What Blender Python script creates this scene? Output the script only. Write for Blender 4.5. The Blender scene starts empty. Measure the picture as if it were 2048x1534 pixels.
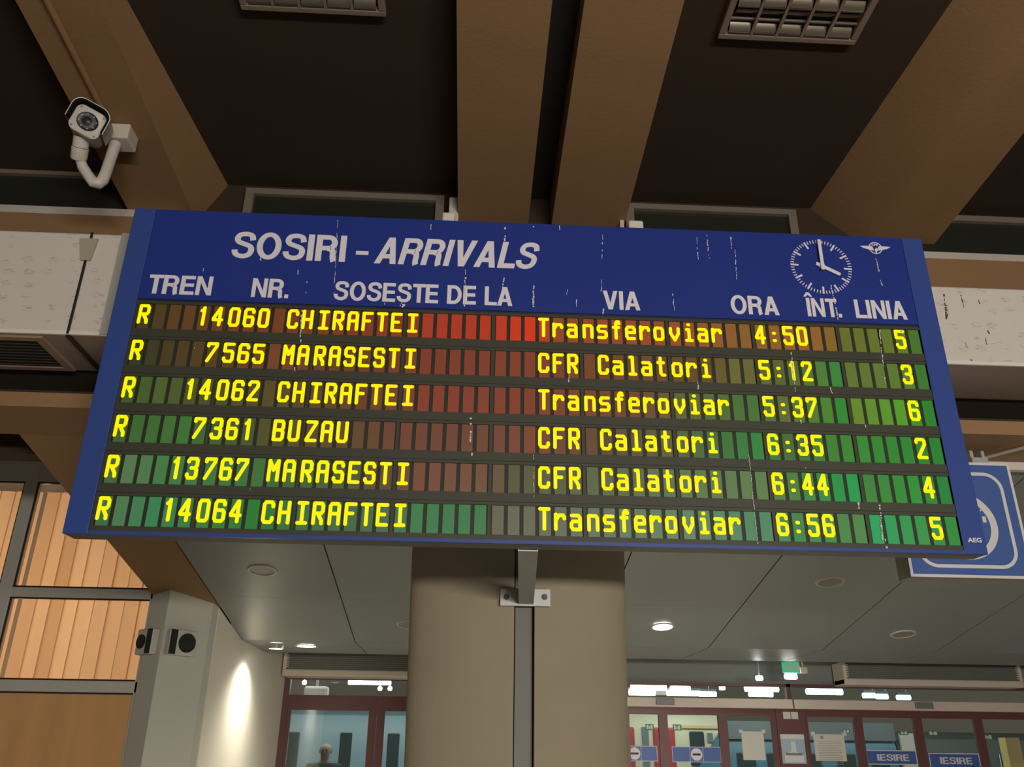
import bpy, bmesh, math, random
from mathutils import Vector, Matrix

scene = bpy.context.scene
COL = scene.collection
random.seed(7)

# ------------------------------------------------------------------ camera
F_PX, PITCH, ROLL, YAW = 1708.7, 0.41283, 0.012357, 0.046137
EYE = Vector((0, 0, 1.6))
_f0 = Vector((math.sin(YAW), math.cos(YAW), 0)); _r0 = Vector((math.cos(YAW), -math.sin(YAW), 0)); _u0 = Vector((0, 0, 1))
C_FWD = math.cos(PITCH) * _f0 + math.sin(PITCH) * _u0
_up = -math.sin(PITCH) * _f0 + math.cos(PITCH) * _u0
C_RIGHT = math.cos(ROLL) * _r0 + math.sin(ROLL) * _up
C_UP = -math.sin(ROLL) * _r0 + math.cos(ROLL) * _up
cam_d = bpy.data.cameras.new('camera')
cam_d.sensor_fit = 'HORIZONTAL'; cam_d.sensor_width = 36.0; cam_d.lens = F_PX * 36.0 / 2048.0
cam_d.clip_start = 0.05; cam_d.clip_end = 300
cam = bpy.data.objects.new('camera', cam_d); COL.objects.link(cam)
M = Matrix.Identity(4)
for i in range(3):
    M[i][0] = C_RIGHT[i]; M[i][1] = C_UP[i]; M[i][2] = -C_FWD[i]; M[i][3] = EYE[i]
cam.matrix_world = M
scene.camera = cam

# ------------------------------------------------------------------ view, world, hall light
vs = scene.view_settings
vs.view_transform = 'Standard'; vs.look = 'None'; vs.exposure = 0.0; vs.gamma = 1.0; vs.use_curve_mapping = False
scene.display_settings.display_device = 'sRGB'
world = bpy.data.worlds.new('world'); scene.world = world; world.use_nodes = True
bg = world.node_tree.nodes['Background']
bg.inputs[0].default_value = (1.0, 0.84, 0.62, 1); bg.inputs[1].default_value = 0.11


def area_light(name, loc, target, sx, sy, power, color):
    d = bpy.data.lights.new(name, 'AREA'); d.shape = 'RECTANGLE'; d.size = sx; d.size_y = sy
    d.energy = power; d.color = color
    o = bpy.data.objects.new(name, d); COL.objects.link(o); o.location = loc
    o.rotation_euler = (Vector(target) - Vector(loc)).to_track_quat('-Z', 'Y').to_euler()
    return o


area_light('hall_shopfront_light', (2.65, -6.0, 1.62), (1.5, 5.0, 2.2), 4.5, 0.4, 720, (1.0, 0.92, 0.81))
area_light('concourse_fill_light', (2.2, 9.6, 2.68), (2.2, 9.6, 0.0), 3.0, 1.6, 60, (1.0, 0.95, 0.82))  # added soft fill for the lobby, no such panel hangs there
area_light('back_room_light', (-4.6, 10.6, 3.0), (-4.6, 8.7, 3.0), 3.6, 2.6, 118, (1.0, 0.82, 0.63))
area_light('platform_canopy_light', (3.0, 15.0, 4.4), (3.0, 18.0, 0.0), 16.0, 1.2, 420, (0.95, 1.0, 0.97))


# ------------------------------------------------------------------ helpers
def ray(px, py):
    return C_FWD + C_RIGHT * ((px - 1024) / F_PX) - C_UP * ((py - 767) / F_PX)


def pt(px, py, Y):
    d = ray(px, py); return EYE + d * (Y / d.y)


def ptz(px, py, z):
    d = ray(px, py); return EYE + d * ((z - 1.6) / d.z)


def ptp(px, py, z0, y0, slope):
    """point on the sloping plane z = z0 + slope * (y - y0)"""
    d = ray(px, py)
    t = (z0 - slope * y0 - 1.6) / (d.z - slope * d.y)
    return EYE + d * t


class MB:
    def __init__(s):
        s.v = []; s.f = []

    def add(s, verts, faces):
        n = len(s.v); s.v += [Vector(p) for p in verts]; s.f += [tuple(i + n for i in f) for f in faces]
        return s

    def box(s, x0, x1, y0, y1, z0, z1, T=None):
        P = [(x, y, z) for z in (z0, z1) for y in (y0, y1) for x in (x0, x1)]
        if T: P = [T(*p) for p in P]
        return s.add(P, [(0, 2, 3, 1), (4, 5, 7, 6), (0, 1, 5, 4), (2, 6, 7, 3), (0, 4, 6, 2), (1, 3, 7, 5)])

    def prism(s, poly, a, b, T):
        """poly 2D, swept from a to b along the third axis; T(u, v, w) -> point"""
        n = len(poly)
        P = [T(u, v, a) for u, v in poly] + [T(u, v, b) for u, v in poly]
        F = [tuple(range(n))[::-1], tuple(range(n, 2 * n))]
        F += [(i, (i + 1) % n, n + (i + 1) % n, n + i) for i in range(n)]
        return s.add(P, F)

    def loft(s, rings, caps=True, closed=True):
        n = len(rings[0]); base = len(s.v)
        for r in rings: s.v += [Vector(p) for p in r]
        for k in range(len(rings) - 1):
            for i in range(n if closed else n - 1):
                j = (i + 1) % n
                s.f.append((base + k * n + i, base + k * n + j, base + (k + 1) * n + j, base + (k + 1) * n + i))
        if caps and closed:
            s.f.append(tuple(base + i for i in range(n))[::-1])
            s.f.append(tuple(base + (len(rings) - 1) * n + i for i in range(n)))
        return s

    def tube(s, path, r, n=16, caps=True):
        path = [Vector(p) for p in path]
        rs = r if isinstance(r, (list, tuple)) else [r] * len(path)
        rings = []; ref = None
        for i, p in enumerate(path):
            a = path[max(i - 1, 0)]; b = path[min(i + 1, len(path) - 1)]
            t = (b - a).normalized()
            if ref is None:
                ref = t.orthogonal().normalized()
            ref = (ref - t * ref.dot(t)).normalized(); w = t.cross(ref)
            rings.append([p + (ref * math.cos(2 * math.pi * k / n) + w * math.sin(2 * math.pi * k / n)) * rs[i] for k in range(n)])
        return s.loft(rings, caps)

    def disc(s, c, nrm, r, n=32, depth=0.0):
        c = Vector(c); nrm = Vector(nrm).normalized()
        if depth:
            return s.tube([c, c + nrm * depth], r, n)
        a = nrm.orthogonal().normalized(); b = nrm.cross(a)
        return s.add([c + (a * math.cos(2 * math.pi * k / n) + b * math.sin(2 * math.pi * k / n)) * r for k in range(n)], [tuple(range(n))])

    def build(s, name, mat, parent=None, smooth=False, bevel=0.0):
        me = bpy.data.meshes.new(name)
        if parent is None:
            xs = [p.x for p in s.v]; ys = [p.y for p in s.v]; zs = [p.z for p in s.v]
            org = Vector(((min(xs) + max(xs)) / 2, (min(ys) + max(ys)) / 2, min(zs)))
        else:
            root = parent
            while root.parent: root = root.parent
            org = root.location.copy()
        me.from_pydata([p - org for p in s.v], [], s.f)
        me.materials.append(mat)
        bm = bmesh.new(); bm.from_mesh(me)
        bmesh.ops.recalc_face_normals(bm, faces=bm.faces)
        bm.to_mesh(me); bm.free()
        if smooth:
            me.shade_smooth()
            try: me.set_sharp_from_angle(angle=math.radians(40))
            except Exception: pass
        o = bpy.data.objects.new(name, me); COL.objects.link(o)
        if parent is None: o.location = org
        else: o.parent = parent
        if bevel:
            b = o.modifiers.new('bevel', 'BEVEL'); b.width = bevel; b.segments = 2; b.limit_method = 'ANGLE'; b.angle_limit = math.radians(50)
        return o


def thing(name, label, cat, loc, group=None):
    o = bpy.data.objects.new(name, None); COL.objects.link(o); o.location = loc
    o.empty_display_size = 0.1
    return tag(o, label, cat, group)


def tag(o, label, cat, group=None):
    o['label'] = label; o['category'] = cat
    if group: o['group'] = group
    return o


def struct(o, label=None):
    o['kind'] = 'structure'
    if label: o['label'] = label
    return o


def frame(P0, back, roll=0.0):
    """local frame: x right, y back (away), z up"""
    b = Vector(back).normalized(); r = b.cross(Vector((0, 0, 1))).normalized(); u = r.cross(b)
    r2 = r * math.cos(roll) + u * math.sin(roll); u2 = -r * math.sin(roll) + u * math.cos(roll)
    P0 = Vector(P0)
    return lambda x, y, z: P0 + r2 * x + b * y + u2 * z


def srgb(r, g, b):
    f = lambda c: (c / 255 / 12.92) if c / 255 <= 0.04045 else ((c / 255 + 0.055) / 1.055) ** 2.4
    return (f(r), f(g), f(b), 1)


# ------------------------------------------------------------------ materials
def mat(name, col, rough=0.6, metal=0.0, var=0.0, stretch=None, vscale=6.0, bump=0.0, bscale=60.0, emit=None, estr=0.0, spec=0.5):
    m = bpy.data.materials.new(name); m.use_nodes = True
    nt = m.node_tree; b = nt.nodes['Principled BSDF']
    col = tuple(col[:3]) + (1,)
    b.inputs['Base Color'].default_value = col; b.inputs['Roughness'].default_value = rough
    b.inputs['Metallic'].default_value = metal; b.inputs['Specular IOR Level'].default_value = spec
    tc = nt.nodes.new('ShaderNodeTexCoord')
    if var:
        n = nt.nodes.new('ShaderNodeTexNoise'); n.inputs['Scale'].default_value = vscale; n.inputs['Detail'].default_value = 5
        if stretch:
            mp = nt.nodes.new('ShaderNodeMapping'); mp.inputs['Scale'].default_value = stretch
            nt.links.new(tc.outputs['Object'], mp.inputs['Vector']); nt.links.new(mp.outputs[0], n.inputs['Vector'])
        else:
            nt.links.new(tc.outputs['Object'], n.inputs['Vector'])
        mx = nt.nodes.new('ShaderNodeMix'); mx.data_type = 'RGBA'
        mx.inputs[6].default_value = tuple(c * (1 - var) for c in col[:3]) + (1,)
        mx.inputs[7].default_value = tuple(min(1, c * (1 + var)) for c in col[:3]) + (1,)
        nt.links.new(n.outputs['Fac'], mx.inputs[0]); nt.links.new(mx.outputs[2], b.inputs['Base Color'])
    if bump:
        n2 = nt.nodes.new('ShaderNodeTexNoise'); n2.inputs['Scale'].default_value = bscale; n2.inputs['Detail'].default_value = 4
        nt.links.new(tc.outputs['Object'], n2.inputs['Vector'])
        bp = nt.nodes.new('ShaderNodeBump'); bp.inputs['Strength'].default_value = bump; bp.inputs['Distance'].default_value = 0.02
        nt.links.new(n2.outputs['Fac'], bp.inputs['Height']); nt.links.new(bp.outputs['Normal'], b.inputs['Normal'])
    if emit:
        b.inputs['Emission Color'].default_value = tuple(emit[:3]) + (1,); b.inputs['Emission Strength'].default_value = estr
    return m


def glass_mat(name, tint, gloss=0.06, rough=0.03):
    m = bpy.data.materials.new(name); m.use_nodes = True
    nt = m.node_tree; nt.nodes.remove(nt.nodes['Principled BSDF'])
    t = nt.nodes.new('ShaderNodeBsdfTransparent'); t.inputs[0].default_value = tint
    g = nt.nodes.new('ShaderNodeBsdfGlossy'); g.inputs['Roughness'].default_value = rough
    fr = nt.nodes.new('ShaderNodeFresnel'); fr.inputs[0].default_value = 1.45
    ad = nt.nodes.new('ShaderNodeMath'); ad.operation = 'ADD'; ad.inputs[1].default_value = gloss; ad.use_clamp = True
    mx = nt.nodes.new('ShaderNodeMixShader')
    nt.links.new(fr.outputs[0], ad.inputs[0]); nt.links.new(ad.outputs[0], mx.inputs[0])
    nt.links.new(t.outputs[0], mx.inputs[1]); nt.links.new(g.outputs[0], mx.inputs[2])
    nt.links.new(mx.outputs[0], nt.nodes['Material Output'].inputs[0])
    return m


COLTAN = mat('tan_paint_whiter_light', (0.345, 0.295, 0.21), 0.75, var=0.10, vscale=2.2, bump=0.12, bscale=38)  # same tan paint as the ribs, whiter light put into the colour
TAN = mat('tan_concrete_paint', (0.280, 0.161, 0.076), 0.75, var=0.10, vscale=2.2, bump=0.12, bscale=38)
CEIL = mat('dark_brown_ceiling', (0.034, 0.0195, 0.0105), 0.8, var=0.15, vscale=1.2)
BLACKGAP = mat('black_gap', (0.012, 0.010, 0.008), 0.9)
SILLW = mat('white_window_sill', (0.55, 0.50, 0.45), 0.5)
FRAMEW = mat('brown_window_frame', (0.19, 0.155, 0.125), 0.5, var=0.08, vscale=8)
DARKGLASS = mat('dark_window_glass', (0.022, 0.024, 0.020), 0.12, spec=0.5)
BLUE = mat('blue_board_paint', (0.013, 0.032, 0.235), 0.38, var=0.10, vscale=2.5, spec=0.45)
BLUE2 = mat('blue_side_paint', (0.030, 0.065, 0.275), 0.36, var=0.06, vscale=2.0, spec=0.45)
LETTER = mat('off_white_lettering', (0.70, 0.67, 0.745), 0.5)
STAIN = mat('white_drip_stain', (0.62, 0.60, 0.58), 0.7)
LEDBG = mat('display_dark_housing', (0.038, 0.040, 0.026), 0.55, var=0.15, vscale=1.5)
LEDGAP = mat('display_black_gap', (0.014, 0.015, 0.010), 0.6)
LED = mat('lit_yellow_display', (0.05, 0.045, 0.0), 0.5, emit=(1.0, 0.86, 0.0), estr=1.0)
GREYCASE = mat('grey_case_metal', (0.16, 0.15, 0.14), 0.55)
WHITEPL = mat('white_plastic', (0.62, 0.58, 0.53), 0.45)
BLACKPL = mat('black_plastic', (0.012, 0.012, 0.012), 0.45)
LENS = mat('lens_glass', (0.012, 0.015, 0.016), 0.38, spec=.3)
STEEL = mat('galvanised_steel', (0.46, 0.46, 0.45), 0.45, metal=0.3, var=0.08, vscale=14)
DARKSTEEL = mat('dark_steel', (0.08, 0.08, 0.08), 0.5, metal=0.5)
CHANNEL = mat('grey_green_channel', (0.155, 0.158, 0.13), 0.5, var=0.15, vscale=1.5)
SOFFIT = mat('satin_soffit_metal', (0.255, 0.268, 0.25), 0.42, metal=0.25, var=0.05, vscale=1.2)
TRIMW = mat('white_trim', (0.62, 0.58, 0.55), 0.5)
GREYWALL = mat('grey_painted_column', (0.47, 0.465, 0.405), 0.7, var=0.05, vscale=3)
WALLW = mat('cream_plaster_wall', (0.74, 0.70, 0.60), 0.75, var=0.05, vscale=2)
MULLION = mat('grey_aluminium_mullion', (0.47, 0.455, 0.42), 0.45, var=0.06, vscale=4)
FLOORM = mat('pale_stone_floor', (0.36, 0.345, 0.31), 0.45, var=0.12, vscale=1.5)
MAROON = mat('maroon_door_frame', (0.13, 0.045, 0.045), 0.4, var=0.08, vscale=6)
BEIGE = mat('beige_metal_header', (0.62, 0.53, 0.46), 0.5)
GRILLE = mat('dark_grey_grille', (0.13, 0.14, 0.125), 0.5)
GREYBOX = mat('grey_sensor_plastic', (0.17, 0.19, 0.19), 0.4)
def border(m, x0, x1, z0, z1, e, ya, yb):
    m.box(x0, x1, ya, yb, z0, z0 + e); m.box(x0, x1, ya, yb, z1 - e, z1)
    m.box(x0, x0 + e, ya, yb, z0 + e, z1 - e); m.box(x1 - e, x1, ya, yb, z0 + e, z1 - e)


SIGNBLUE = mat('blue_sign_panel', (0.055, 0.115, 0.36), 0.4)
SIGNWHITE = mat('white_sign_print', (0.66, 0.65, 0.66), 0.5)
PAPER = mat('white_paper', (0.62, 0.60, 0.54), 0.8)
TUBE = mat('lit_fluorescent_tube', (0.9, 0.9, 0.9), 0.5, emit=(0.95, 1.0, 0.93), estr=14)
TUBEBLUE = mat('lit_bluish_tube', (0.9, 0.9, 0.9), 0.5, emit=(0.45, 0.85, 1.0), estr=9)
LAMPON = mat('lit_downlight_lens', (0.9, 0.9, 0.9), 0.5, emit=(1.0, 0.97, 0.88), estr=30)
LAMPOFF = mat('unlit_downlight_lens', (0.20, 0.19, 0.15), 0.4)
RIMM = mat('pale_downlight_rim', (0.44, 0.42, 0.35), 0.4)
ORANGEPANEL = mat('orange_board_panel', (0.62, 0.345, 0.145), 0.25, var=0.24, vscale=3.5, stretch=(1.6, 1, 0.2), emit=(0.42, 0.19, 0.06), estr=0.0)
GREENEXIT = mat('green_exit_sticker', (0.03, 0.22, 0.12), 0.5)
GREENLIT = mat('lit_green_exit_sign', (0.03, 0.3, 0.16), 0.5, emit=(0.05, 0.5, 0.25), estr=0.6)
CLEAR = glass_mat('clear_door_glass', (0.80, 0.86, 0.86, 1), 0.05)
WINGLASS = glass_mat('clear_window_glass', (0.92, 0.92, 0.92, 1), 0.02)
TRAINCREAM = mat('cream_train_paint', (0.62, 0.57, 0.38), 0.45)
TRAINBLUE = mat('teal_blue_train_paint', (0.08, 0.20, 0.27), 0.35, var=0.2, vscale=0.6)
TRAINRED = mat('red_train_door', (0.45, 0.05, 0.06), 0.4)
TRAINWIN = mat('dark_train_window', (0.035, 0.055, 0.055), 0.15)
POSTYEL = mat('pale_yellow_post', (0.72, 0.50, 0.20), 0.6)
PLATFORM = mat('platform_concrete', (0.30, 0.29, 0.27), 0.8, var=0.15, vscale=1)
SKIN = mat('skin', (0.42, 0.25, 0.17), 0.6)
HAIR = mat('pale_hair', (0.55, 0.48, 0.36), 0.7)
COAT = mat('dark_olive_coat', (0.075, 0.078, 0.055), 0.85)
TROUSER = mat('dark_trousers', (0.03, 0.03, 0.035), 0.85)


def blind_mat():
    m = bpy.data.materials.new('orange_blind_fabric'); m.use_nodes = True
    nt = m.node_tree; nt.nodes.remove(nt.nodes['Principled BSDF'])
    oi = nt.nodes.new('ShaderNodeObjectInfo'); rp = nt.nodes.new('ShaderNodeValToRGB')
    rp.color_ramp.elements[0].color = (0.55, 0.335, 0.175, 1); rp.color_ramp.elements[1].color = (0.75, 0.50, 0.295, 1)
    nt.links.new(oi.outputs['Random'], rp.inputs[0])
    d = nt.nodes.new('ShaderNodeBsdfDiffuse'); nt.links.new(rp.outputs[0], d.inputs[0])
    t = nt.nodes.new('ShaderNodeBsdfTranslucent'); nt.links.new(rp.outputs[0], t.inputs[0])
    mx = nt.nodes.new('ShaderNodeMixShader'); mx.inputs[0].default_value = 0.5
    nt.links.new(d.outputs[0], mx.inputs[1]); nt.links.new(t.outputs[0], mx.inputs[2])
    nt.links.new(mx.outputs[0], nt.nodes['Material Output'].inputs[0])
    return m


BLIND = blind_mat()


def foil_mat():
    m = mat('foil_faced_insulation', (0.60, 0.56, 0.52), 0.42)
    nt = m.node_tree; b = nt.nodes['Principled BSDF']
    tc = nt.nodes.new('ShaderNodeTexCoord'); mp = nt.nodes.new('ShaderNodeMapping')
    mp.inputs['Scale'].default_value = (7.5, 7.5, 12.0); mp.inputs['Rotation'].default_value = (0, 0.12, 0)
    nt.links.new(tc.outputs['Object'], mp.inputs['Vector'])
    v = nt.nodes.new('ShaderNodeTexVoronoi'); v.inputs['Scale'].default_value = 1.0; v.inputs['Randomness'].default_value = 0.35
    nt.links.new(mp.outputs[0], v.inputs['Vector'])
    n = nt.nodes.new('ShaderNodeTexNoise'); n.inputs['Scale'].default_value = 30; n.inputs['Detail'].default_value = 3
    mp2 = nt.nodes.new('ShaderNodeMapping'); mp2.inputs['Scale'].default_value = (1, 1, 4.5)
    nt.links.new(tc.outputs['Object'], mp2.inputs['Vector']); nt.links.new(mp2.outputs[0], n.inputs['Vector'])
    r1 = nt.nodes.new('ShaderNodeMapRange'); r1.inputs['From Min'].default_value = 0.30; r1.inputs['From Max'].default_value = 0.22
    nt.links.new(v.outputs['Distance'], r1.inputs['Value'])
    r2 = nt.nodes.new('ShaderNodeMapRange'); r2.inputs['From Min'].default_value = 0.5; r2.inputs['From Max'].default_value = 0.62
    nt.links.new(n.outputs['Fac'], r2.inputs['Value'])
    mu = nt.nodes.new('ShaderNodeMath'); mu.operation = 'MULTIPLY'
    nt.links.new(r1.outputs[0], mu.inputs[0]); nt.links.new(r2.outputs[0], mu.inputs[1])
    mx = nt.nodes.new('ShaderNodeMix'); mx.data_type = 'RGBA'
    mx.inputs[6].default_value = (0.60, 0.56, 0.52, 1); mx.inputs[7].default_value = (0.40, 0.375, 0.35, 1)
    nt.links.new(mu.outputs[0], mx.inputs[0]); nt.links.new(mx.outputs[2], b.inputs['Base Color'])
    n3 = nt.nodes.new('ShaderNodeTexNoise'); n3.inputs['Scale'].default_value = 6
    nt.links.new(tc.outputs['Object'], n3.inputs['Vector'])
    bp = nt.nodes.new('ShaderNodeBump'); bp.inputs['Strength'].default_value = 0.15; bp.inputs['Distance'].default_value = 0.03
    nt.links.new(n3.outputs['Fac'], bp.inputs['Height']); nt.links.new(bp.outputs['Normal'], b.inputs['Normal'])
    return m


FOIL = foil_mat()
DUCTUNDER = mat('duct_underside_reflection', (0.30, 0.235, 0.195), 0.35, metal=0.2, var=0.15, vscale=3)  # brown reflected in the foil underside, put into its base colour


def cell_mat():
    """display panes: view-angle sheen painted as base colour and emission, stored per pane"""
    m = bpy.data.materials.new('sheen_painted_pane'); m.use_nodes = True
    nt = m.node_tree; b = nt.nodes['Principled BSDF']
    a = nt.nodes.new('ShaderNodeAttribute'); a.attribute_name = 'tint'
    nt.links.new(a.outputs['Color'], b.inputs['Base Color']); nt.links.new(a.outputs['Color'], b.inputs['Emission Color'])
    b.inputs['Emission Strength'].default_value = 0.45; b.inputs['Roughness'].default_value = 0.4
    return m


CELL = cell_mat()

# ------------------------------------------------------------------ lettering
_font = None


def text_part(body, x0, x1, z0, z1, Y, name, material, parent, bold=0.03, shear=0.0, depth=0.003, place=None):
    """lettering fitted to x0..x1 and baseline..cap height z0..z1, facing -Y"""
    def outline(s):
        c = bpy.data.curves.new('lettering', 'FONT'); c.body = s; c.offset = bold; c.shear = shear; c.resolution_u = 4
        o = bpy.data.objects.new('lettering', c); COL.objects.link(o)
        dg = bpy.context.evaluated_depsgraph_get(); dg.update()
        me = bpy.data.meshes.new_from_object(o.evaluated_get(dg))
        V = [v.co.copy() for v in me.vertices]; Fc = [tuple(p.vertices) for p in me.polygons]
        bpy.data.objects.remove(o); bpy.data.curves.remove(c); bpy.data.meshes.remove(me)
        return V, Fc
    Vi, _ = outline('I'); b0 = min(v.y for v in Vi); b1 = max(v.y for v in Vi)
    V, Fc = outline(body)
    a0 = min(v.x for v in V); a1 = max(v.x for v in V)
    m = MB(); T = place or (lambda x, z, d: Vector((x, Y - d, z)))
    P = [T(x0 + (v.x - a0) / (a1 - a0) * (x1 - x0), z0 + (v.y - b0) / (b1 - b0) * (z1 - z0), depth) for v in V]
    m.add(P, Fc)
    # rim going back to the panel, so the letters have thickness
    edges = {}
    for f in Fc:
        for i in range(len(f)):
            e = (f[i], f[(i + 1) % len(f)]); k = tuple(sorted(e)); edges[k] = None if k in edges else e
    back = [T(x0 + (v.x - a0) / (a1 - a0) * (x1 - x0), z0 + (v.y - b0) / (b1 - b0) * (z1 - z0), 0.0) for v in V]
    n = len(m.v); m.v += back
    for e in edges.values():
        if e: m.f.append((e[0], e[1], e[1] + n, e[0] + n))
    return m.build(name, material, parent)


# heavy grotesque capitals built from pieces, cap height 1
def _arc(cx, cy, rx, ry, a0, a1, n=14):
    return [(cx + rx * math.cos(math.radians(a0 + (a1 - a0) * k / n)), cy + ry * math.sin(math.radians(a0 + (a1 - a0) * k / n))) for k in range(n + 1)]


def _ribbon(path, w):
    """quads along a path; w is one width or (horizontal part, vertical part)"""
    L = []; R = []
    for i, p in enumerate(path):
        a = Vector(path[max(i - 1, 0)]); b = Vector(path[min(i + 1, len(path) - 1)])
        d = (b - a).normalized(); nrm = Vector((-d.y, d.x))
        ww = w if not isinstance(w, tuple) else w[0] * abs(d.x) ** 2 + w[1] * abs(d.y) ** 2
        L.append((p[0] + nrm.x * ww / 2, p[1] + nrm.y * ww / 2)); R.append((p[0] - nrm.x * ww / 2, p[1] - nrm.y * ww / 2))
    return [[L[i], L[i + 1], R[i + 1], R[i]] for i in range(len(path) - 1)]


def _crom(P, n=6):
    out = []
    for i in range(len(P) - 1):
        p0, p1, p2, p3 = (Vector(P[max(i - 1, 0)]), Vector(P[i]), Vector(P[i + 1]), Vector(P[min(i + 2, len(P) - 1)]))
        for k in range(n):
            t = k / n
            q = 0.5 * (2 * p1 + (p2 - p0) * t + (2 * p0 - 5 * p1 + 4 * p2 - p3) * t * t + (3 * p1 - p0 - 3 * p2 + p3) * t ** 3)
            out.append((q.x, q.y))
    return out + [tuple(P[-1])]


_rc = lambda a, b, c, d: [(a, b), (c, b), (c, d), (a, d)]
_S = _ribbon(_crom([(.655, .69), (.615, .85), (.50, .915), (.37, .925), (.21, .885), (.135, .75), (.195, .62), (.37, .545), (.55, .475), (.625, .39), (.63, .27), (.555, .135), (.375, .075), (.19, .12), (.105, .22), (.09, .315)]), (.165, .195))
BOLD = {
    'I': (.205, [_rc(0, 0, .205, 1)]),
    'L': (.62, [_rc(0, 0, .205, 1), _rc(.2, 0, .62, .175)]),
    'T': (.66, [_rc(0, .825, .66, 1), _rc(.2275, 0, .4325, .83)]),
    'E': (.66, [_rc(0, 0, .205, 1), _rc(.2, 0, .66, .175), _rc(.2, .425, .62, .595), _rc(.2, .825, .645, 1)]),
    'F': (.62, [_rc(0, 0, .205, 1), _rc(.2, .41, .57, .58), _rc(.2, .825, .62, 1)]),
    'N': (.735, [_rc(0, 0, .19, 1), _rc(.545, 0, .735, 1), [(.18, 1), (.205, 1), (.555, .32), (.555, 0), (.535, 0), (.18, .68)]]),
    'A': (.775, [[(0, 0), (.215, 0), (.475, 1), (.275, 1)], [(.775, 0), (.56, 0), (.30, 1), (.50, 1)], _rc(.17, .20, .60, .36)]),
    'V': (.745, [[(0, 1), (.215, 1), (.455, 0), (.265, 0)], [(.745, 1), (.53, 1), (.29, 0), (.48, 0)]]),
    'O': (.82, _ribbon(_arc(.41, .5, .31, .435, 0, 360, 40), (.165, .20))),
    'C': (.80, _ribbon(_arc(.41, .5, .31, .435, 42, 318, 32), (.165, .20))),
    'D': (.745, [_rc(0, 0, .205, 1)] + _ribbon([(.2, .913)] + _arc(.33, .5, .315, .413, 90, -90, 20) + [(.2, .087)], (.175, .20))),
    'R': (.73, [_rc(0, 0, .205, 1)] + _ribbon([(.2, .913)] + _arc(.41, .705, .205, .208, 90, -90, 16) + [(.2, .497)], (.17, .20))
          + _ribbon(_crom([(.40, .49), (.52, .45), (.575, .34), (.585, .17), (.605, .06), (.63, 0)]), .195)),
    'S': (.73, _S), '\u0218': (.73, _S + [[(.30, -.10), (.47, -.10), (.44, -.18), (.36, -.27), (.27, -.27), (.34, -.18)]]),
    '.': (.19, [_rc(0, 0, .19, .19)]), '-': (.4, [_rc(0, .3, .4, .48)])}


def bold_part(body, x0, x1, z0, z1, Y, name, material, parent, shear=0.0, depth=0.003, gap=.075):
    m = MB(); pieces = []; x = 0.0
    for chh in body:
        if chh == ' ': x += .3; continue
        w, pcs = BOLD[chh]
        pieces += [[(x + a + shear * b, b) for a, b in pc] for pc in pcs]
        x += w + gap - (.06 if chh in 'LT' else 0)
    a0 = min(p[0] for pc in pieces for p in pc); a1 = max(p[0] for pc in pieces for p in pc)
    for i, pc in enumerate(pieces):
        ar = sum(p[0] * q[1] - q[0] * p[1] for p, q in zip(pc, pc[1:] + pc[:1]))
        if ar < 0: pc = pc[::-1]
        m.prism([(x0 + (a - a0) / (a1 - a0) * (x1 - x0), z0 + b * (z1 - z0)) for a, b in pc], Y - depth - 2e-5 * (i % 7), Y, lambda u, v, w: Vector((u, w, v)))
    return m.build(name, material, parent)


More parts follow.
